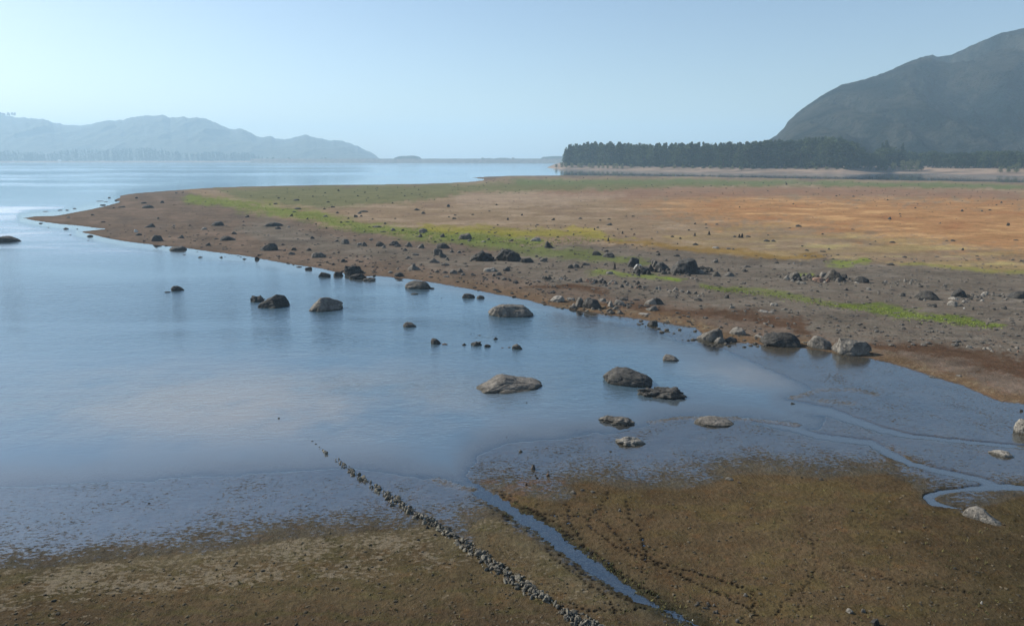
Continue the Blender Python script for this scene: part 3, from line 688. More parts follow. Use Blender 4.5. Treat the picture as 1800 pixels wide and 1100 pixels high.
# the far wooded shore, one mass seen through four kilometres of air
def woodland():
    rr = np.random.default_rng(77); cs, rs = [], []
    TL = [(-500,264),(-100,268),(0,266),(60,268),(100,267),(130,263),(180,264),(235,261),(260,261),(300,264),(322,270),(345,269),(375,266),(400,268),(440,269),(460,275)]
    a, b_ = np.array([p[0] for p in TL], float), np.array([p[1] for p in TL], float)
    for k in range(900):
        uq = rr.uniform(-500, 462)
        R = float(np.interp(uq, lef_u, lef_R)) + rr.uniform(125, 330); X, Y = far_point(uq, R)
        top = CAM_H + (279 - np.interp(uq, a, b_) - rr.uniform(-1.5, 4)) / FPX * R
        if 322 < uq < 345 and rr.random() < 0.5: continue
        for q in range(3):
            zc = 8 + (top - 12) * (q + 0.5) / 3
            cs.append((X + rr.normal() * 3, Y + rr.normal() * 3, zc)); w = rr.uniform(5, 9) * (1.15 - 0.25 * q); rs.append((w, w, (top - 8) / 5))
    for uq in (508, 566, 572, 848, 902, 470, 480):
        X, Y = far_point(uq, 4220); cs.append((X, Y, 26)); rs.append((8, 6, 5))
    co, fa = leaf_cloud(cs, rs, 34000, 3.4, rr)
    o = link_mesh('far_woodland', co, fa, mat_leaf('far_foliage', (0.004, 0.008, 0.006), (0.018, 0.024, 0.014)), smooth=False); tag(o, 'hazy wood along the far shore below the blue hills', 'woodland', None, 'stuff')
woodland()
def ridge_trees():
    rr = np.random.default_rng(5); cs, rs = [], []
    for k in range(26):
        uq = rr.uniform(-10, 44); X, Y = far_point(uq, 7290); z = CAM_H + (279 - 204) / FPX * 7290 + rr.uniform(-16, -2)
        cs.append((X, Y, z)); rs.append((8, 8, 10))
    co, fa = leaf_cloud(cs, rs, 2600, 4, rr)
    tag(link_mesh('ridge_woodland', co, fa, M_PINE, smooth=False), 'line of hazy trees on the crest of the blue hills', 'woodland', None, 'stuff')
ridge_trees()
def far_house():
    X, Y = far_point(104, float(np.interp(104, lef_u, lef_R)) + 95)
    r = bpy.data.objects.new('house', None); COL.objects.link(r); r.location = (X, Y, 7)
    w, d, h = 8, 5, 7
    co = [(-w,-d,0),(w,-d,0),(w,d,0),(-w,d,0),(-w,-d,h),(w,-d,h),(w,d,h),(-w,d,h)]
    link_mesh('wall', co, [(0,1,5,4),(1,2,6,5),(2,3,7,6),(3,0,4,7)], mat_plain('white_wall', (0.7,0.7,0.68), (0.8,0.8,0.78)), r, False)
    co = [(-w-1,-d-1,h),(w+1,-d-1,h),(w+1,d+1,h),(-w-1,d+1,h),(-w-1,0,h+4),(w+1,0,h+4)]
    link_mesh('roof', co + [co[4], co[5]], [(0,1,5,4),(2,3,4,5),(0,4,6,3),(1,2,7,5)], mat_plain('metal_roof', (0.4,0.4,0.4), (0.55,0.55,0.55)), r, False)
    tag(r, 'tiny white house at the edge of the hazy far wood', 'house')
far_house()

# ------------------------------------------------------------------ rocks
_ico = {}
def ico(level):
    if level in _ico: return _ico[level]
    t = (1 + 5 ** 0.5) / 2
    vv = [(-1,t,0),(1,t,0),(-1,-t,0),(1,-t,0),(0,-1,t),(0,1,t),(0,-1,-t),(0,1,-t),(t,0,-1),(t,0,1),(-t,0,-1),(-t,0,1)]
    ff = [(0,11,5),(0,5,1),(0,1,7),(0,7,10),(0,10,11),(1,5,9),(5,11,4),(11,10,2),(10,7,6),(7,1,8),(3,9,4),(3,4,2),(3,2,6),(3,6,8),(3,8,9),(4,9,5),(2,4,11),(6,2,10),(8,6,7),(9,8,1)]
    vv = [np.array(p) / np.linalg.norm(p) for p in vv]
    for _ in range(level):
        mid = {}; nf = []
        def m(a, b):
            k = (min(a, b), max(a, b))
            if k not in mid: p = vv[a] + vv[b]; vv.append(p / np.linalg.norm(p)); mid[k] = len(vv) - 1
            return mid[k]
        for a, b, c in ff:
            ab, bc, ca = m(a, b), m(b, c), m(c, a); nf += [(a, ab, ca), (b, bc, ab), (c, ca, bc), (ab, bc, ca)]
        ff = nf
    _ico[level] = (np.array(vv), np.array(ff)); return _ico[level]
def rock_mesh(w, d, h, style, seed, level, profile=None):
    """a weathered boulder w wide, d deep, h tall above its base; profile gives the skyline heights from one side to the other"""
    rr = np.random.default_rng(seed); P, Fc = ico(level); P = P.copy()
    # faceted body: cut by planes
    npl = {'a': 13, 'r': 22, 'l': 16, 'f': 14, 't': 11}[style]
    N = rr.normal(size=(npl, 3)); N /= np.linalg.norm(N, axis=1)[:, None]
    H = rr.uniform(0.62 if style in 'at' else 0.8, 1.0, npl)
    dots = P @ N.T; dots = np.where(dots < 0.05, 0.05, dots)
    r = np.minimum((H[None, :] / dots).min(1), 1.12)
    f = 1.6
    lump = vn3(P * f + seed, seed) * (0.22 if style == 'l' else 0.06) + vn3(P * 4.1 + seed, seed + 1) * (0.2 if style == 'l' else 0.05) + vn3(P * 9 + 2, seed + 2) * (0.09 if style == 'l' else 0.022)
    if level >= 4: lump = lump + vn3(P * 20 + 5, seed + 3) * 0.012 - 0.05 * np.maximum(0, 1 - np.abs(vn3(P * 2.7 + 9, seed + 5)) * 9)
    P = P * (r + lump)[:, None]
    if style == 'l':
        P += (np.stack([vn3(P * 3 + 1, seed + 11), vn3(P * 3 + 7, seed + 12), vn3(P * 3 + 3, seed + 13)], 1)) * 0.13
    P[:, 0] /= np.abs(P[:, 0]).max(); P[:, 1] /= np.abs(P[:, 1]).max(); P[:, 2] /= P[:, 2].max()
    e = 0.72 if style in 'rf' else 0.85
    P[:, 2] = np.where(P[:, 2] > 0, np.abs(P[:, 2]) ** e, P[:, 2] * 0.5)
    if profile is None:
        if style == 't': pk = rr.uniform(0.3, 0.6); profile = [0.35, 0.6, 1, 0.55, 0.3] if pk < 0.45 else [0.3, 0.55, 0.8, 1, 0.3]
        elif style == 'a': profile = [list(q) for q in ((0.5,0.95,1,0.7,0.4),(0.4,0.6,0.85,1,0.6),(0.7,1,0.8,0.75,0.5))][rr.integers(3)]
        else: profile = None
    if profile is not None:
        s = np.interp(P[:, 0], np.linspace(-1, 1, len(profile)), profile) * np.clip(1 - np.abs(P[:, 0]) ** 5, 0, 1) ** 0.5
        base = np.sqrt(np.clip(1 - P[:, 0] ** 2 * 0.93, 0.05, 1)) ** 0.8
        k = np.where(P[:, 2] > 0, s / np.maximum(base, 0.35), 1)
        P[:, 2] = P[:, 2] * k
        P[:, 2] /= P[:, 2].max()
    P *= np.array([w / 2, d / 2, h])
    return P, Fc
NEARCOUNT = {}
def put_rock(name, px, pb, w, h, tone='g', style='a', label=None, cat=None, group=None, profile=None, depth=None, rot=None):
    z, dl_, df_ = z_at(px, pb)
    on_water = z < 0
    zb = max(z, 0.0)
    X, Y, t = ground_at(px, pb, zb)
    s = t / FPX; a = math.atan2(CAM_H - zb, Y)
    if w > 14 and profile is not None: w = w * 1.15; h = h * 0.94
    W = w * s; D = (depth if depth else (0.62 if style != 'f' else 0.55)) * W
    if on_water: h = h * (0.96 if w > 40 else 0.84 if w > 16 else 0.62)
    H = (h * s - 0.36 * D * math.sin(a)) / math.cos(a); H = max(H, 0.38 * h * s, 0.04)
    D = min(D, 1.4 * max(H, 0.3 * W) + 0.4 * W)
    level = 5 if w > 60 else 4 if w > 26 else 3 if w > 11 else 2
    sink = 0.06 * H + 0.02
    key = None
    if level == 2 and profile is None:
        key = (style, rng.randrange(7)); 
        if key not in _small: _small[key] = rock_mesh(1, 1, 1, style, 300 + len(_small) * 7, 2)
        P, Fc = _small[key]
        me = _smallme.get((key, tone))
        if me is None:
            o = link_mesh(name, P, Fc, M_ROCK[tone]); _smallme[(key, tone)] = o.data
        else:
            o = bpy.data.objects.new(name, me); COL.objects.link(o)
        o.scale = (W, D, H + sink)
    else:
        P, Fc = rock_mesh(W, D, H + sink, style, int(px * 13 + pb * 7) % 9973, level, profile)
        o = link_mesh(name, P, Fc, M_ROCK[tone])
    dirv = Vector((X, Y, 0)).normalized()
    o.location = (X + dirv.x * D * 0.42, Y + dirv.y * D * 0.42, zb - sink - (0.05 if on_water else 0))
    o.rotation_euler = (0, 0, -math.atan2(X, Y) + (rng.uniform(-0.15, 0.15) if rot is None else rot))
    tag(o, label, cat or name, group); return o
_small = {}; _smallme = {}

# each boulder that can be told apart: (x, base y, width, height, tone, style, label, profile)
B = [
 (13,426,38,13,'d','r','dark domed boulder alone in the open water level with the sand spit',[.4,.9,1,.95,.8,.4]),
 (478,542,56,26,'d','a','slab-sided dark boulder in the lake with its flat top sloping up',[.25,.6,.85,.95,1,1,.75]),
 (452,531,27,14,'d','l','knobbly dark rock tucked behind the slab-sided boulder in the lake',None),
 (580,547,66,28,'g','a','large hump-backed boulder in the lake peaking above its middle',[.2,.6,.95,1,.85,.7,.5,.25]),
 (312,511,20,12,'d','r','dark domed boulder in open water beside a small flat stone',[.6,1,.95,.7,.3]),
 (295,514,11,4,'d','f','small flat stone in open water beside the dark domed boulder',None),
 (734,508,43,17,'g','r','smooth grey boulder lying just off the sandy shore with a low tail',[.4,.75,.95,1,.9,.5]),
 (758,508,12,5,'d','f','low dark stone against the end of the smooth boulder off the shore',None),
 (729,518,15,5,'d','f','flat dark stone awash in front of the smooth boulder off the shore',None),
 (722,575,24,13,'g','a','small wedge of rock alone in the lake, steep at one end',[.9,1,.85,.6,.3]),
 (823,524,25,10,'d','r','low dark rock touching its round neighbour near the curving shore',None),
 (844,525,16,10,'d','r','round dark rock touching the low one near the curving shore',None),
 (898,558,78,27,'g','r','large smooth tawny boulder in the lake, long and flat-topped',[.55,.9,1,.97,.9,.8,.45]),
 (766,605,17,14,'d','r','round dark rock at the end of the scattered line in the lake',[.7,1,.95,.7,.4]),
 (782,606,12,5,'r','f','reddish low stone beside the round dark rock in the lake',None),
 (816,607,10,8,'d','t','small pointed stone in the scattered line in the lake',None),
 (837,608,23,10,'d','l','craggy low rock in the middle of the scattered line in the lake',None),
 (857,610,12,9,'d','r','small round rock next to the craggy one in the lake',None),
 (871,597,14,9,'g','t','little pyramid-shaped stone in the lake behind the scattered line',[.2,.5,1,.5,.2]),
 (909,614,17,13,'g','r','round grey rock ending the scattered line in the lake',[.8,1,1,.8,.6]),
 (885,690,126,34,'g','a','biggest boulder in the lake, long ridged tawny rock with a knob on top',[.2,.4,.52,.66,.82,1,.93,.78,.76,.74,.5]),
 (1102,678,80,34,'d','r','tall smooth dark dome standing in the lake beside a jagged rock',[.55,.85,1,.98,.95,.85,.7,.4]),
 (1161,702,82,27,'d','l','jagged craggy rock full of holes beside the smooth dark dome',[.75,.9,.95,.8,.85,.95,1,.9,.6]),
 (1178,635,29,15,'g','r','small boulder in the bay between the dark dome and the shore',[.6,1,.95,.7,.3]),
 (1087,748,64,18,'g','l','layered low rock in shallow water above the pale rock',[.5,.95,.8,1,.95,.5]),
 (1106,784,52,17,'p','l','pale lumpy rock on the wet mud below the layered one',[.5,.85,1,.95,.8,.3]),
 (1251,749,66,15,'g','f','pale low slab on the sand bar, dark at one end',[.2,.55,.95,1,.8,.6]),
 (1146,573,22,10,'d','l','small craggy rock in the shallows just off the brown strand',None),
 (1246,601,44,27,'g','a','leaning grey slab boulder heading the pile at the water edge',[.3,.45,.6,.85,1,.6]),
 (1266,604,22,12,'p','a','pale angular block at the foot of the leaning slab boulder',None),
 (1284,601,24,9,'d','f','dark low slab beside the pale angular block at the water edge',None),
 (1296,588,26,15,'p','r','rounded pale boulder with a shadow on the brown strand behind the pile',[.3,.7,1,.95,.6]),
 (1371,610,62,28,'d','r','wide dark rugged boulder at the strand, first of the big three',[.35,.7,.9,1,.95,.75,.4]),
 (1441,614,42,25,'g','r','round grey boulder in the middle of the big three on the strand',[.7,.95,1,.85,.6,.4]),
 (1492,624,63,33,'g','a','biggest faceted boulder on the strand with one bright face, last of the big three',[.7,1,.95,.88,.8,.8,.6]),
 (1725,918,54,25,'p','t','pale pyramid boulder alone on the brown mud beside the stream tail',[.45,.8,1,.95,.6,.3,.15]),
 (1797,763,28,26,'p','r','tan rounded boulder at the edge of the wet mud, cut by the frame',None),
 (1759,802,38,11,'p','f','flat pale oval rock on a small mound in the wet mud',[.5,.85,1,1,.7]),
 (474,441,31,15,'d','t','dark pointed boulder on the spit above the tiny bay',[.2,.6,1,.8,.35]),
 (482,398,32,8,'d','f','long flat dark rock at the edge of the green belt',[.5,.9,1,.9,.6]),
 (312,440,28,10,'g','f','broad flat rock at the very edge of the spit',[.4,.8,1,.95,.6]),
 (278,424,19,12,'d','t','dark pointed boulder on the outer spit sand',[.5,1,.85,.4]),
 (263,400,20,8,'d','t','dark wedge-shaped rock on the outer spit',[.2,.6,1,.7]),
 (260,366,19,6,'d','f','low dark rock near the far edge of the spit',None),
 (383,397,20,9,'d','r','dark boulder on the spit at the fringe of the grass',[.3,.9,1,.6]),
 (401,423,25,9,'d','f','long dark rock in the middle of the spit sand',[.7,.9,1,.6,.3]),
 (412,412,10,5,'d','a','small dark rock just behind the long dark one on the spit',None),
 (365,432,11,6,'d','t','little dark peak on the pale sand of the spit',None),
 (318,419,11,6,'g','t','small grey peaked rock on the outer spit',None),
 (559,453,24,11,'g','r','rounded grey boulder on the red sand above the shore cluster',[.4,.9,1,.7]),
 (543,474,14,8,'d','r','dark rock at the waterline beside the shore cluster',None),
 (572,487,22,12,'d','a','dark rock standing in the water at the near end of the shore cluster',[.4,1,.8,.5,.2]),
 (595,486,18,11,'d','r','squat dark rock in the shore cluster between two larger ones',None),
 (620,482,36,17,'d','l','largest black craggy boulder of the shore cluster',[.6,.9,1,.95,.9,.6]),
 (628,491,30,14,'d','l','black craggy rock in front of the largest boulder of the shore cluster',[.4,.9,1,.8,.5]),
 (650,494,24,8,'g','l','low broken rock trailing into the water from the shore cluster',None),
 (727,475,22,12,'g','t','solitary pointed grey boulder on the reddish sand',[.4,.8,1,.6,.3]),
 (702,486,18,8,'d','r','small dark boulder on the damp strand below the pointed one',None),
 (702,494,14,3,'d','f','dark stone awash just off the damp strand',None),
 (848,459,44,20,'d','l','dark craggy boulder, first of the black pair below the grass',[.3,.7,1,.95,.85,.4]),
 (896,460,46,25,'d','l','bulkier black craggy boulder of the pair below the grass',[.6,.95,1,.95,.8,.5]),
 (926,462,25,9,'d','f','low dark rock at the foot of the bulkier black boulder',None),
 (607,429,16,9,'g','a','grey rock on the dry sand above the shore cluster',None),
 (668,433,20,9,'g','a','split grey rock in the row of rocks below the green belt',None),
 (693,432,21,9,'g','l','layered grey rock in the middle of the row below the green belt',None),
 (719,434,17,9,'g','t','pointed grey rock in the row below the green belt',None),
 (739,436,15,8,'g','a','last grey rock of the row below the green belt',None),
 (779,437,24,10,'d','r','dark rounded boulder at the lower edge of the green belt',None),
 (770,449,17,13,'g','r','tall grey rock beneath the dark rounded boulder by the green belt',None),
 (778,453,15,11,'g','a','grey block leaning on the tall grey rock near the green belt',None),
 (763,462,22,9,'g','t','grey pointed rock nearer the water than the black pair',None),
 (783,467,17,5,'g','f','flat grey slab beside the grey pointed rock',None),
 (744,408,16,7,'g','f','low grey rock among bright grass',None),
 (817,421,24,12,'g','a','grey boulder on the yellow-green grass with rubble around it',[.4,.8,.9,1,.7]),
 (777,417,11,7,'d','t','small dark boulder in the green belt before the grey one',None),
 (942,424,21,7,'p','f','flat pale-topped rock beside the yellow patch',None),
 (967,436,18,13,'d','t','black triangular rock standing on the grey ground by the yellow patch',[.8,1,.6,.25,.1]),
 (1048,449,18,8,'d','f','dark block at the edge of the small green patch',None),
 (1071,453,22,9,'d','a','dark wedge beside the dark block at the small green patch',[.5,1,.8,.4]),
 (1114,470,24,19,'d','a','dark leaning boulder behind the white-topped rock',[.8,1,.95,.7]),
 (1125,482,32,17,'d','l','black low boulder that carries the white slab',[.7,.9,1,.95,.8,.5]),
 (1143,478,16,14,'d','t','small black rock between the white-topped rock and the heap',None),
 (1153,470,14,13,'g','a','upright grey rock in the heap beside the giant boulder',None),
 (1164,476,27,16,'d','a','dark peaked rock in the heap beside the giant boulder',[.4,.8,1,.7,.4]),
 (1201,482,49,30,'d','r','giant round black boulder, tallest on the grey ground',[.45,.78,.94,1,.98,.85,.5]),
 (1232,478,22,10,'d','l','dark rubble rock at the shadowed side of the giant boulder',None),
 (1245,476,16,7,'d','f','low dark rock trailing off from the giant boulder',None),
 (1213,477,7,8,'p','r','pale egg-shaped stone in front of the giant boulder',None),
 (1229,480,17,6,'p','f','pale slanting slab at the shadowed side of the giant boulder',None),
 (1259,486,16,9,'g','a','grey rock pair member with a bright side past the giant boulder',None),
 (1281,486,23,8,'g','a','grey low rock between the giant boulder and the grey dunes',None),
 (980,531,26,12,'p','r','pale rounded boulder on the strand, first of the pale group',[.3,.8,1,.95,.6]),
 (1003,527,17,4,'p','f','thin pale slab behind the pale rounded boulder',None),
 (1018,540,16,19,'g','a','upright grey boulder joined to the broad one on the strand',[.7,1,.95,.6]),
 (1041,543,32,21,'d','a','broad dark boulder on the strand with a pale streak',[.5,1,.95,.75,.4]),
 (1008,543,16,6,'g','f','low grey stone at the foot of the upright grey boulder',None),
 (1060,530,13,6,'p','f','pale flat rock on the pebbly part of the strand',None),
 (1073,540,12,13,'p','t','pale upright splinter of rock on the pebbly strand',None),
 (1087,537,23,11,'p','a','pale angular boulder in the pebbly strand pile',[.6,1,.8,.4]),
 (1097,528,17,6,'g','f','grey flat slab behind the pale angular boulder',None),
 (1074,552,16,7,'g','l','grey rubble rock near the water below the pebbly pile',None),
 (1090,552,14,7,'g','a','grey stone beside the rubble rock near the water',None),
 (1143,535,22,12,'p','t','pale pointed boulder leaning on a dark one above the damp belt',[.2,.6,1,.7]),
 (1156,535,19,13,'d','r','dark boulder with the pale pointed one leaning on it',[.7,1,.8,.3]),
 (1146,546,24,8,'g','a','grey wedge lying on the brown damp belt',None),
 (1397,491,20,13,'g','r','rounded olive-grey boulder in the long heap on the grey ground',None),
 (1383,492,14,8,'p','a','pale stone ending the long heap on the grey ground',None),
 (1421,489,16,9,'g','a','grey stone in the hollow of the long heap',None),
 (1429,494,13,9,'d','a','dark stone in the middle of the long heap',None),
 (1437,496,20,9,'r','f','pinkish slab at the front of the long heap',None),
 (1446,487,13,9,'p','r','light stone on the top of the long heap',None),
 (1464,494,30,22,'g','t','tallest grey boulder crowning the long heap',[.5,.85,1,.8,.5]),
 (1481,489,16,8,'d','a','dark stone on the sloping end of the long heap',None),
 (1473,496,11,8,'g','r','small round stone under the tallest boulder of the long heap',None),
 (1515,497,27,13,'d','t','dark peaked boulder standing apart from the long heap',[.3,.8,1,.6,.3]),
 (1631,527,38,17,'d','r','smooth black dome on the grey ground with a long shadow',[.35,.8,1,.95,.6,.2]),
 (1685,523,24,16,'d','t','dark peaked rock with a pale slab leaning against it',[.4,.8,1,.7,.4]),
 (1677,527,18,5,'p','f','pale slab lying before the dark peaked rock',None),
 (1673,538,17,10,'p','r','pale round boulder between the two black domes',None),
 (1585,521,17,7,'g','a','small grey rock before the smooth black dome',None),
 (1638,540,17,6,'d','l','low dark rubble rock with a shadow streak',None),
 (1731,519,12,6,'p','r','pale round stone at the start of the stony string',None),
 (1750,521,20,5,'g','f','long thin slab in the stony string',None),
 (1787,525,29,15,'d','r','black dome at the end of the stony string',[.3,.7,1,.95,.7]),
 (1766,544,12,7,'d','t','little dark peak on the smooth grey ground',None),
 (1488,511,11,5,'d','t','little dark stone below the peaked boulder beyond the heap',None),
]
for (px, pb, w, h, tone, st, lb, prof) in B:
    put_rock('boulder', px, pb, w, h, tone, st, lb, 'boulder', None, prof)
# white slab lying on the black rock
_w = put_rock('rock', 1121, 478, 15, 8, 'w', 'f', 'bright white slab lying on the black low boulder', 'rock'); _w.location.z += 0.75

# smaller rocks, group by group: label, group, list of (x, y, w, h, tone)
def many(name, label, group, cat, lst, style=None):
    for q in lst:
        px, pb, w, h = q[:4]; tone = q[4] if len(q) > 4 else 'd'
        put_rock(name, px, pb, w, h, tone, style or rng.choice('aarlf' if w > 2 * h else 'aart'), label, cat, group)
many('rock', 'small stone awash in the shallows off the sandy spit', 'stones awash off the spit', 'rock',
 [(116,403,9,5),(85,400,4,2),(124,413,5,2),(72,393,7,3),(158,416,11,5),(136,403,4,2),(155,423,4,1.6),(324,448,7,2),(352,453,9,4),(388,453,8,5),(346,443,6,2),(418,450,5,2),(430,456,8,4),(395,452,4,2),(423,452,4,2),(452,456,9,9),(516,466,6,3),(525,470,15,4,'g'),(775,524,5,2),(820,532,7,2),(80,372,10,1.6),(105,370,9,2),(118,370,7,2.4),(131,367,6,2)])
many('rock', 'low dark rock where the spit meets the calm bay beyond', 'rocks behind the spit', 'rock', [(181,361,10,3),(192,348,5,3),(213,365,15,3),(253,358,10,3),(285,357,7,4),(163,379,7,3),(181,391,8,2),(200,366,5,2),(240,349,5,3),(310,340,5,2),(321,339,5,2),(176,354,14,1.5),(186,355,9,1.5),(205,353,8,1.5)])
many('rock', 'small rock lying on the reddish sand of the spit', 'small rocks on the spit', 'rock', [(120,383,7,3,'p'),(244,414,11,4),(253,425,5,2),(359,404,9,4,'p'),(306,398,5,3,'p'),(380,421,9,3),(434,382,8,4),(428,397,7,2),(428,390,4,2),(334,397,5,2),(306,402,4,3),(278,385,4,3),(488,403,13,5,'g'),(507,400,7,3,'p'),(518,440,12,5),(512,448,15,5,'g'),(543,441,10,5),(497,431,6,3),(549,420,8,5),(541,413,4,2),(455,450,6,3),(490,452,6,3),(490,455,4,2)])
put_rock('rock', 239, 408, 7, 5, 'w', 'a', 'small bright white stone on the outer spit', 'rock')
many('rock', 'small rock in the stony belt between grass and shore', 'rocks of the stony belt', 'rock',
 [(591,425,9,4,'g'),(632,431,11,5,'p'),(641,433,9,8,'g'),(652,422,8,3,'p'),(674,436,9,5,'p'),(700,434,15,5,'g'),(712,441,9,5,'g'),(730,449,14,4,'g'),(717,454,9,4,'g'),(794,444,10,6,'g'),(807,445,9,4,'g'),(785,457,9,5,'g'),(603,461,9,6),(562,467,7,3),(586,466,7,4),(575,462,5,3),(595,445,5,3),(616,450,5,2),(640,452,5,2),(634,461,10,3),(655,470,6,2),(686,480,10,4,'p'),(699,474,5,6,'p'),(700,460,4,2),(745,473,5,2),(768,479,9,4,'g'),(782,480,10,4,'g'),(797,481,14,7,'g'),(809,479,12,7,'g'),(813,484,10,5,'g'),(785,487,12,3,'p'),(830,484,6,4),(862,478,26,8,'p'),(877,484,12,6,'g'),(890,477,13,7,'d'),(868,486,8,5,'g'),(893,475,8,7,'g'),(886,492,10,4,'g'),(897,494,5,4,'g'),(907,498,12,5),(918,489,6,2,'g'),(850,488,5,3),(846,499,5,2),(955,460,16,7,'g'),(949,455,9,4,'g'),(943,452,6,4,'g'),(960,456,6,4,'g'),(855,492,6,3,'p'),(740,465,5,2),(930,480,4,2,'g'),(960,479,5,3,'p')])
many('rock', 'small stone in or beside the green and yellow grass', 'stones in the grass belt', 'rock',
 [(738,417,10,6,'g'),(691,406,10,5,'g'),(708,406,6,3),(662,400,18,3),(674,408,12,2),(677,394,6,3),(742,410,12,3),(825,424,8,3,'g'),(795,423,6,3,'g'),(860,409,7,2),(870,410,6,2),(850,426,12,3,'p'),(858,422,8,4,'g'),(898,424,9,4,'g'),(925,421,5,3,'p'),(981,418,6,3),(1008,413,4,3),(896,415,5,3),(600,392,4,3),(620,390,4,2),(574,402,4,3),(593,375,6,3),(570,368,5,2),(512,380,6,4),(540,386,4,4),(555,395,4,3),(484,359,8,2),(474,360,4,2),(640,408,5,2),(765,426,5,3),(812,430,5,3),(788,436,6,3)])
many('small_rock', 'little dark rock on the plain beyond the green belt', 'little rocks on the upper plain', 'rock',
 [(640,373,17,3),(632,376,9,3,'g'),(625,382,8,5,'g'),(635,381,5,3),(612,385,5,3),(611,391,8,2),(733,370,12,4),(744,376,8,4),(798,385,9,3),(800,379,6,2),(788,364,6,5),(831,378,6,2),(789,382,4,2),(572,381,8,3,'g'),(585,365,9,3),(521,353,11,3),(523,368,13,3),(517,373,7,2),(577,356,7,2),(490,349,5,2),(571,340,4,2),(595,336,4,3),(550,346,4,2),(629,345,4,2),(641,339,4,2),(655,386,4,2),(695,385,4,2),(711,345,4,2),(690,358,4,2),(873,361,5,2),(860,372,5,2),(893,387,5,5),(875,396,4,2),(917,379,5,4),(972,387,7,4),(1020,385,8,3,'g'),(1071,386,8,2),(1055,388,5,2),(1100,381,7,2),(1113,381,7,2),(1070,396,13,4),(1050,401,6,3),(945,396,6,2),(1045,404,4,3),(1086,404,4,2),(1110,404,5,2),(1155,409,5,3,'p'),(1221,394,5,3),(1241,395,5,2),(1260,395,6,2),(1241,401,7,2),(1211,405,5,2),(1182,417,7,3),(1196,420,5,3),(1115,413,6,3,'r'),(1079,415,5,2),(1222,431,12,4),(1291,417,7,3),(1315,417,9,3),(1190,440,4,2),(1191,429,3,2),(1348,425,12,4),(1404,399,13,4),(1388,401,6,1.6),(1359,425,10,4),(1499,404,8,2),(1563,386,7,5),(1457,439,5,3),(1418,441,8,3),(1446,443,11,2.4),(1539,425,4,2),(1569,427,11,3),(1590,453,8,3),(1565,466,14,4),(1691,372,5,4),(1726,372,5,3),(1740,370,5,2),(1609,366,4,2),(1773,396,4,4),(1675,424,8,3),(1664,424,6,2),(1692,440,5,4),(1786,423,9,2),(1720,456,9,2),(1780,458,7,3),(1796,460,6,3),(1760,357,4,3),(1751,361,4,2),(1582,377,4,2),(1652,393,5,2),(1583,381,4,2),(1560,352,4,2),(1394,359,4,2),(1470,345,4,2),(1500,346,5,2),(1258,437,13,4,'p'),(1280,438,9,3,'p'),(1289,439,5,2.4),(1410,433,5,2),(1446,412,5,2),(1452,449,5,2),(1504,449,4,2),(1530,430,6,1.6),(1257,462,14,6,'g'),(1365,463,8,3),(1395,464,5,4,'p'),(1350,414,4,2),(1300,365,3,2)])
many('rock', 'small stone strewn on the bare grey ground', 'stones on the grey ground', 'rock',
 [(1065,443,10,4,'g'),(1003,472,12,8,'g'),(1012,471,13,8,'g'),(1030,467,14,6,'g'),(1022,470,6,4,'g'),(960,492,9,7,'g'),(955,490,7,5,'g'),(966,491,8,6,'g'),(985,491,12,3,'p'),(992,487,6,4,'g'),(946,495,7,3,'g'),(1018,496,15,8,'g'),(1012,497,8,5,'g'),(1280,477,5,6),(1308,478,10,6,'g'),(1314,470,13,4,'g'),(1217,490,8,3,'p'),(1185,484,7,5,'g'),(1195,484,6,4,'p'),(1175,482,8,6,'g'),(1160,478,7,7,'p'),(1156,449,10,5,'g'),(1156,444,6,3),(1170,459,8,5,'g'),(1189,451,12,4,'g'),(1148,464,8,8,'g'),(1071,482,15,5,'p'),(1189,523,4,3),(1226,529,18,6,'g'),(1277,524,10,8),(1286,542,10,6,'p'),(1309,548,6,4,'p'),(1341,549,20,5,'p'),(1118,528,12,3),(1191,520,4,3),(1336,593,19,5,'p'),(1173,584,12,2),(1133,553,22,2.5,'p'),(1519,577,6,3),(1412,499,12,4,'p'),(1404,497,10,4,'p'),(1393,495,8,4,'p'),(1456,496,9,8,'r'),(1493,492,7,5,'g'),(1450,497,8,3,'p'),(1476,501,6,3,'p'),(1370,488,7,4,'g'),(1412,488,8,7,'g'),(1437,490,9,7,'g'),(1506,498,10,3,'p'),(1437,513,6,3),(1524,524,7,4),(1527,510,9,5,'p'),(1568,511,12,3,'g'),(1600,525,6,4),(1594,530,4,3),(1660,504,6,4),(1617,505,10,4,'g'),(1650,528,8,3),(1617,528,10,6,'g'),(1625,529,7,4,'p'),(1692,528,9,4,'g'),(1700,529,10,4,'g'),(1711,523,9,5,'g'),(1720,524,7,3,'g'),(1703,532,6,4,'p'),(1689,538,9,4),(1710,545,5,6),(1695,543,5,3,'w'),(1746,545,10,4,'g'),(1726,530,7,4,'p'),(1763,524,8,6,'g'),(1746,516,5,3),(1724,509,8,3),(1768,526,8,3,'p'),(1768,529,4,4,'g'),(1797,532,8,4,'g'),(1360,538,15,6,'p'),(1379,545,13,4,'p'),(1356,550,11,3,'p'),(1391,550,5,3,'p'),(1403,551,4,3,'g'),(1431,534,5,3,'r'),(1703,611,11,5,'p'),(1738,614,11,4,'p'),(1730,614,6,4,'p'),(1744,618,6,3,'p'),(1787,613,8,5,'p'),(1774,616,5,3,'p'),(1779,610,5,3),(1789,619,5,4,'r'),(1642,558,5,3),(1640,663,12,3,'p'),(1685,661,11,3,'p'),(1785,624,5,3),(1351,567,4,3,'p')][:150])
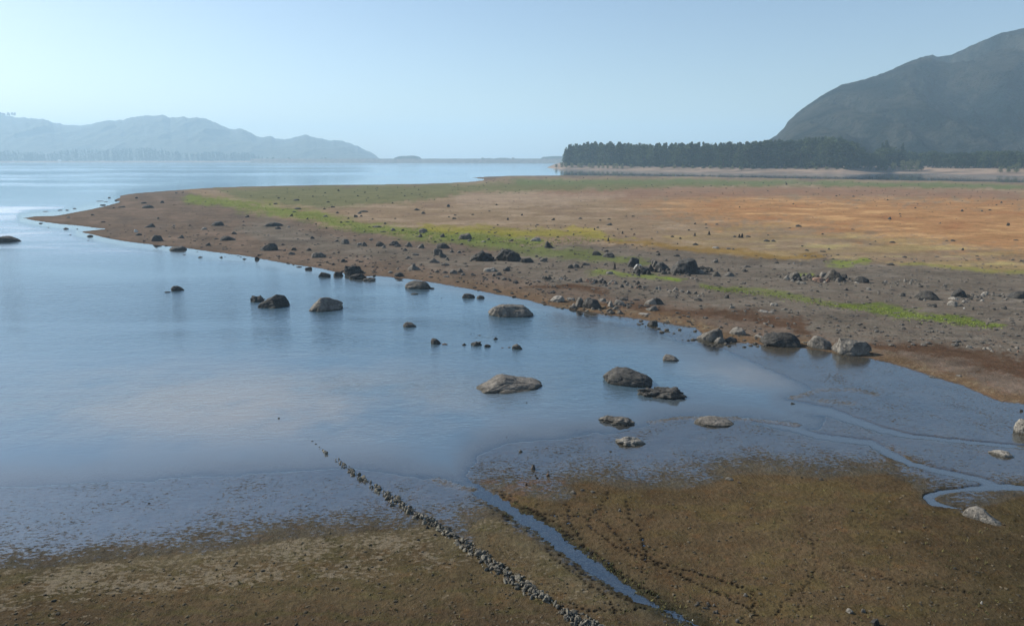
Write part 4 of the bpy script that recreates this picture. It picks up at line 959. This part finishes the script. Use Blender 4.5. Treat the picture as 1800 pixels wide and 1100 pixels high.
# the three pebble bands: individual stones of one group each
def band(label, group, pts, n, wr, hr, tones):
    for i in range(n):
        k = rng.randrange(len(pts) - 1); f = rng.random(); a, c = pts[k], pts[k + 1]
        px = a[0] + (c[0] - a[0]) * f; pb = a[1] + (c[1] - a[1]) * f + rng.gauss(0, a[2])
        w = rng.uniform(*wr); put_rock('rubble_rock' if 'rubble' in group else 'pebble', px, pb, w, w * rng.uniform(*hr), rng.choice(tones), rng.choice('aar'), label, 'stone', group)
band('stone in the pale pebble band above the damp belt', 'pebble band above the damp belt', [(1030,496,3),(1065,498,3),(1105,500,3),(1135,507,1.5)], 42, (4, 9), (0.5, 0.8), 'ggdpr')
band('stone in the loose pale string leading past the pebble band', 'pale pebble string', [(1150,509,1.5),(1180,511,1.5),(1212,517,2),(1240,521,2)], 22, (4, 8), (0.4, 0.8), 'gpp')
band('small pale stone in the gravelly streak beyond the heap', 'gravelly streak of pale stones', [(1550,498,2.5),(1575,499,3),(1605,496,3),(1680,502,6)], 48, (2.5, 5.5), (0.5, 1.0), 'ppg')
band('stone strewn round the stony string on the grey ground', 'stones round the stony string', [(1690,527,4),(1730,522,4),(1800,524,5)], 26, (3, 8), (0.4, 0.8), 'ppgd')
band('small stone strewn over the reddish shore sand', 'small stones on the shore sand', [(600,455,9),(700,462,10),(800,475,10),(900,495,9),(1000,510,8)], 60, (2.5, 5), (0.35, 0.7), 'ddgr')
band('small stone around the pale boulders on the strand', 'small stones among the pale strand boulders', [(990,536,4),(1050,542,5),(1110,545,6)], 26, (4, 9), (0.4, 0.8), 'pgg')
band('broken rock in the dark rubble round the giant boulder', 'rubble round the giant boulder', [(1120,482,2),(1160,478,4),(1200,483,1.5),(1250,476,3)], 30, (4, 11), (0.45, 0.9), 'ddg')
band('broken rock filling the long heap on the grey ground', 'rubble of the long heap', [(1385,492,2),(1430,494,3),(1485,493,3)], 24, (4, 10), (0.5, 0.9), 'ggd')
# rocks standing in the lake and on the wet mud
many('rock', 'small dark stone in the lake near the scattered line of rocks', 'small stones in the lake', 'rock', [(843,590,9,3),(838,594,7,2),(828,588,4,2),(874,600,14,2),(802,603,7,2),(796,606,3,2),(883,612,7,3,'r'),(895,611,8,3,'r'),(887,597,4,2),(921,611,4,2),(947,610,6,2),(915,603,3,2)])
many('rock', 'small dark stone alone on the wet mud or shallow water', 'stones on the wet mud', 'rock', [(1393,710,9,6),(926,708,3,4),(915,795,8,4,'p'),(890,769,5,3),(490,736,5,5),(1073,794,5,2,'p'),(963,837,7,5,'r'),(944,841,6,3),(941,836,4,3),(925,853,5,6,'r'),(1795,723,6,4),(1281,844,16,5,'p'),(1299,849,9,3,'r'),(1443,844,9,4,'g'),(1409,840,4,3),(635,819,5,2),(511,748,4,2),(504,747,3,1.5),(543,771,5,3),(527,761,4,2),(534,765,4,2),(549,776,6,4),(555,781,6,4),(561,786,6,4)])
many('rock', 'loose stone lying on the dried brown mud', 'loose stones on the dried mud', 'rock', [(1042,866,11,4,'p'),(1007,868,11,5,'p'),(1023,863,10,4,'g'),(1493,1078,14,8,'p'),(1517,1076,9,7,'p'),(1537,1099,17,11,'d'),(95,1057,10,4),(45,1027,7,2.4),(1498,899,7,4),(735,950,8,3),(764,941,7,4,'g'),(1089,899,6,5,'p'),(1156,1050,6,5,'p'),(1310,1048,9,5,'p'),(1678,1000,7,4),(1725,1061,4,5,'w'),(1296,1094,9,6,'p'),(1175,882,4,2,'p'),(751,929,7,5,'g'),(1040,1020,4,3),(262,885,5,2)])
band('stone of the small pale pile beside the hoof prints', 'small pale pile by the tracks', [(1222,1062,4),(1245,1070,5),(1272,1080,4)], 24, (3.5, 7), (0.5, 0.8), 'pg')
# upright dark stubs of drowned trees on the plain
M_WOOD = mat_plain('weathered_wood', (0.03, 0.026, 0.022), (0.09, 0.075, 0.06), 3.0, 0.9, 0.03)
def stump(px, pb, w, h, label, group=None):
    z, _, _ = z_at(px, pb); z = max(z, 0); X, Y, t = ground_at(px, pb, z); s = t / FPX; rr = np.random.default_rng(int(px * 3 + pb))
    co, fa = [], []; seg, rows = 9, 7; W, H = w * s / 2, h * s
    for r in range(rows):
        f = r / (rows - 1)
        for i in range(seg):
            a = 6.283 * i / seg; q = W * (1.3 - 0.9 * f + (0.6 if r == 0 else 0)) * (1 + 0.3 * rr.normal() * 0.5)
            co.append((q * math.cos(a) + 0.15 * f * W, q * math.sin(a), -0.1 + f * H + (rr.uniform(-.15, .1) * H if r == rows - 1 else 0)))
    for r in range(rows - 1):
        for i in range(seg): fa.append((r * seg + i, r * seg + (i + 1) % seg, (r + 1) * seg + (i + 1) % seg, (r + 1) * seg + i))
    co.append((0.1 * W, 0, H * 0.8)); top = len(co) - 1
    for i in range(seg): fa.append(((rows - 1) * seg + i, (rows - 1) * seg + (i + 1) % seg, top, top))
    fa4 = [f for f in fa if len(set(f)) == 4]; 
    co2 = list(co)
    for i in range(seg):
        a_, b_ = (rows - 1) * seg + i, (rows - 1) * seg + (i + 1) % seg
        m = tuple((np.array(co2[b_]) + np.array(co2[top])) / 2); co2.append(m); fa4.append((a_, b_, len(co2) - 1, top))
    o = link_mesh('tree_stump', co2, fa4, M_WOOD); o.location = (X, Y, z); tag(o, label, 'tree stump', group)
stump(1080, 473, 4.5, 12, 'tall thin dark stump standing alone on grey ground beside the dark boulders')
stump(1069, 424, 3.6, 7, 'short upright stump in the yellow-green patch')
stump(937, 824, 8, 10, 'forked black stump standing in the wet mud')
stump(1299, 418, 4, 7, 'thin one of the two stumps side by side on the plain')
stump(1304, 418, 5, 8, 'thicker one of the two stumps side by side on the plain')
for q in ((1221,415,4,6),(1246,413,4.5,7),(1094,411,3.6,5),(1280,478,4,7),(1771,397,4,6),(1382,325,3,4)): stump(*q, 'dark upright stump scattered on the far plain', 'stumps on the plain')

# far specks on the plain, too many to count
def specks():
    rr = np.random.default_rng(9); co, fa = [], []; P, Fc = ico(0); n = 0
    for i in range(900):
        px = rr.uniform(300, 1900); pb = 311 + abs(rr.normal()) * 60
        z, d_, _ = (0.5, 0, 0); X, Y, t = ground_at(px, pb, 0.45)
        if pb > 470 or float(sd_poly(np.array([px]), np.array([pb]), LAND)[0]) < 4: continue
        s = t / FPX * rr.uniform(0.5, 1.5)
        co.append(P * np.array([s, s * 0.8, s * 0.55]) * rr.uniform(0.7, 1.2, (len(P), 1)) + np.array([X, Y, 0.5])); fa.append(Fc + n); n += len(P)
    tag(link_mesh('clod_litter', np.concatenate(co), np.concatenate(fa), M_ROCK['d'], smooth=False), 'dark clods and tufts strewn over the far plain', 'clods', None, 'stuff')
specks()

# ground cover nobody could count: grass tufts, gravel, mud clods
def cover(name, mat, n, sampler, size, label, shape='lump', flat=0.5, seed=1, dry=False):
    rr = np.random.default_rng(seed); pu, pv = sampler(rr, n); z, dl_, df_ = ground_height(pu, pv)
    ok = z > 0.004
    if dry: ok &= np.maximum(sd_poly(pu, pv, DRY_L), sd_poly(pu, pv, DRY_R)) > rr.uniform(-12, 25, n)
    pu, pv, z, dl_, df_ = pu[ok], pv[ok], z[ok], dl_[ok], df_[ok]
    dxx, up_ = pu - 900, 550 - pv; YY = FPX * cP + up_ * sP; ZZ = -FPX * sP + up_ * cP; t = (z - CAM_H) / ZZ
    X, Y, sc = dxx * t, YY * t, t; m_ = len(X)
    sz = size * (0.4 + rr.random(m_) ** 2.2 * 1.4)
    if shape == 'lump':
        P, Fc = ico(0 if m_ > 2500 else 1); k = len(P)
        co = P[None] * rr.uniform(0.65, 1.25, (m_, k, 1)) * (sz[:, None, None] * np.stack([rr.uniform(.7, 1.4, m_), rr.uniform(.7, 1.4, m_), np.full(m_, flat)], 1)[:, None, :])
        co = co + np.stack([X, Y, z + sz * flat * 0.35], 1)[:, None, :]
        fa = Fc[None] + (np.arange(m_) * k)[:, None, None]; co = co.reshape(-1, 3); fa = fa.reshape(-1, 3)
    else:
        q = 7; a = rr.uniform(0, 6.283, (m_, q)); h = sz[:, None] * rr.uniform(.5, 1.2, (m_, q)); lean = sz[:, None] * rr.uniform(0.1, .9, (m_, q)); w = sz[:, None] * 0.16
        bx = X[:, None] + rr.normal(size=(m_, q)) * sz[:, None] * 0.35; by = Y[:, None] + rr.normal(size=(m_, q)) * sz[:, None] * 0.35; bz = np.repeat(z[:, None] - 0.02, q, 1)
        ca, sa = np.cos(a), np.sin(a)
        p0 = np.stack([bx - sa * w, by + ca * w, bz], -1); p1 = np.stack([bx + sa * w, by - ca * w, bz], -1); p2 = np.stack([bx + ca * lean, by + sa * lean, bz + h], -1)
        co = np.stack([p0, p1, p2], 2).reshape(-1, 3); fa = np.arange(len(co)).reshape(-1, 3)
    o = link_mesh(name, co, fa, mat, smooth=False); tag(o, label, None, None, 'stuff'); return o
M_GRASS = mat_plain('short_grass', (0.15, 0.20, 0.04), (0.27, 0.32, 0.08), 0.4)
M_CLOD = mat_plain('mud_clod', (0.035, 0.03, 0.02), (0.10, 0.08, 0.05), 1.5); M_WEED = mat_plain('dried_weed', (0.05, 0.055, 0.02), (0.17, 0.15, 0.06), 0.8)
def along(pts_w):
    def f(rr, n):
        seg = rr.integers(0, len(pts_w) - 1, n); t = rr.random(n); P_ = np.array(pts_w, float)
        a, c = P_[seg], P_[seg + 1]; q = a + (c - a) * t[:, None]
        return q[:, 0] + rr.normal(size=n) * 8, q[:, 1] + rr.normal(size=n) * q[:, 2] * 0.55
    return f
def area(u0, u1, v0, v1, pw=1.0):
    return lambda rr, n: (rr.uniform(u0, u1, n), v0 + (v1 - v0) * rr.random(n) ** pw)
cover('grass_tufts', M_GRASS, 3800, along([(350,350,7),(420,358,9),(480,372,10),(560,386,9),(620,398,8),(690,406,7),(760,412,9),(850,420,11),(930,426,9),(1050,420,6)]), 0.22, 'short bright grass of the green belt', 'tuft', seed=2)
cover('grass_tufts', M_GRASS, 2600, along([(1240,505,3),(1300,513,4),(1370,521,5),(1440,535,4),(1500,542,5),(1540,546,6),(1600,556,7),(1680,567,6),(1750,575,4)]), 0.15, 'short bright grass of the strip above the big boulders', 'tuft', seed=3)
cover('gravel', M_ROCK['g'], 2600, area(950, 2000, 448, 610), 0.20, 'gravel strewn over the grey ground', seed=4)
cover('gravel', M_ROCK['d'], 2200, area(120, 1150, 395, 540), 0.22, 'dark gravel strewn over the shore sand', seed=5)
cover('mud_clods', M_CLOD, 3800, area(-150, 1950, 835, 1180, 0.8), 0.065, 'clods and crumbs on the foreshore mud', seed=6, dry=True)
cover('weed_litter', M_WEED, 2600, area(-150, 1950, 860, 1180, 0.8), 0.10, 'low dried weed on the foreshore mud', 'tuft', seed=7, dry=True)
cover('weed_litter', M_WEED, 700, along([(880,885,14),(950,925,14),(1040,985,14),(1120,1040,16),(1210,1095,18)]), 0.11, 'weed along the banks of the little channel', 'tuft', seed=8)

# ------------------------------------------------------------------ the row of tumbled stones running into the lake
ROW = [(556,783,1),(562,788,2.0),(568,794,3.0),(580,803,4.5),(597,812,5.5),(612,824,6),(630,838,6.5),(650,851,7),(675,868,9),(700,886,11),(725,899,9),(745,911,8),(775,929,9),(800,946,10),(830,966,12),(860,989,13),(885,1006,13),(905,1020,14),(935,1040,12),(963,1054,7),(972,1062,0.5),(986,1071,5),(1000,1082,11),(1020,1092,12),(1045,1103,12),(1075,1120,12)]
row_protos = []
for i in range(9):
    P, Fc = rock_mesh(1, 0.72, 0.55, 'arar'[i % 4], 700 + i, 2)
    P[:, 2] -= 0.18
    o = link_mesh('stone', P, Fc, M_STONE); row_protos.append([o, False])
cand = []
segL = [math.hypot(b_[0] - a[0], b_[1] - a[1]) for a, b_ in zip(ROW, ROW[1:])]
for k, (a, c) in enumerate(zip(ROW, ROW[1:])):
    wmid = (a[2] + c[2]) / 2; n = int(segL[k] * max(wmid, 1) / (8.2 if k > 3 else 22.0)) + (1 if wmid > 1 else 0)
    for i in range(n):
        f = rng.random(); wv = a[2] + (c[2] - a[2]) * f
        ac = rng.gauss(0, 0.55) * wv; ac = max(-1.4 * wv, min(1.2 * wv, ac))
        px = a[0] + (c[0] - a[0]) * f + ac * 0.75 * -0.7; pb = a[1] + (c[1] - a[1]) * f + ac * 0.62
        core = 1 - abs(ac) / max(wv, 1)
        size = (3.0 + 8.8 * rng.random() ** 2.0) * (0.62 + 0.5 * (pb - 780) / 300)
        cand.append((size, px, pb, core))
cand.sort(reverse=True)
rest = []
for idx, (sz, px, pb, core) in enumerate(cand):
    z, _, _ = z_at(px, pb); zb = max(z, 0.0); X, Y, t = ground_at(px, pb, zb); s = t / FPX * sz
    lift = max(0, core) * rng.uniform(0, 0.22)
    loc = (X, Y, zb + lift + 0.05 * s); rot = (rng.uniform(-1, 1), rng.uniform(-1, 1), rng.uniform(0, 6.28)); sc = (s * rng.uniform(0.8, 1.5), s * rng.uniform(0.6, 1.1), s * rng.uniform(0.6, 1.7))
    if idx < 295:
        pr_ = row_protos[idx % 9]
        if not pr_[1]: o = pr_[0]; pr_[1] = True
        else: o = pr_[0].copy(); COL.objects.link(o)
        o.location = loc; o.rotation_euler = rot; o.scale = sc
        tag(o, 'rough grey stone in the long tumbled stone row running into the lake', 'stone', 'stones of the tumbled row')
    else: rest.append((loc, rot, sc, idx % 9))
if rest:
    from mathutils import Euler
    cs, fs, n = [], [], 0
    data = []
    for pr_ in row_protos:
        me = pr_[0].data; a = np.empty(len(me.vertices) * 3, np.float32); me.vertices.foreach_get('co', a); data.append(a.reshape(-1, 3))
    Fc = ico(2)[1]
    for loc, rot, sc, i in rest:
        M = np.array(Euler(rot).to_matrix()); P = (data[i] * np.array(sc)) @ M.T + np.array(loc); cs.append(P); fs.append(Fc + n); n += len(P)
    tag(link_mesh('stone_rubble', np.concatenate(cs), np.concatenate(fs), M_STONE), 'smaller stones filling the long tumbled stone row', 'stones', None, 'stuff')
print('counts', npine, len(cand), len(rest))

# ------------------------------------------------------------------ the air
m, nt, out = new_mat('hazy_air')
vol = nt.nodes.new('ShaderNodeVolumePrincipled'); vol.inputs['Color'].default_value = (0.55, 0.80, 1.0, 1)
vol.inputs['Density'].default_value = HAZE_DENSITY; vol.inputs['Anisotropy'].default_value = 0.15
nt.links.new(vol.outputs[0], out.inputs['Volume'])
bx0, bx1, by0, by1, bz0, bz1 = -16500, 16500, -300, 12600, -4, 585
co = [(bx0,by0,bz0),(bx1,by0,bz0),(bx1,by1,bz0),(bx0,by1,bz0),(bx0,by0,bz1),(bx1,by0,bz1),(bx1,by1,bz1),(bx0,by1,bz1)]
hz = link_mesh('haze', co, [(3,2,1,0),(4,5,6,7),(0,1,5,4),(1,2,6,5),(2,3,7,6),(3,0,4,7)], m, smooth=False); tag(hz, kind='stuff')
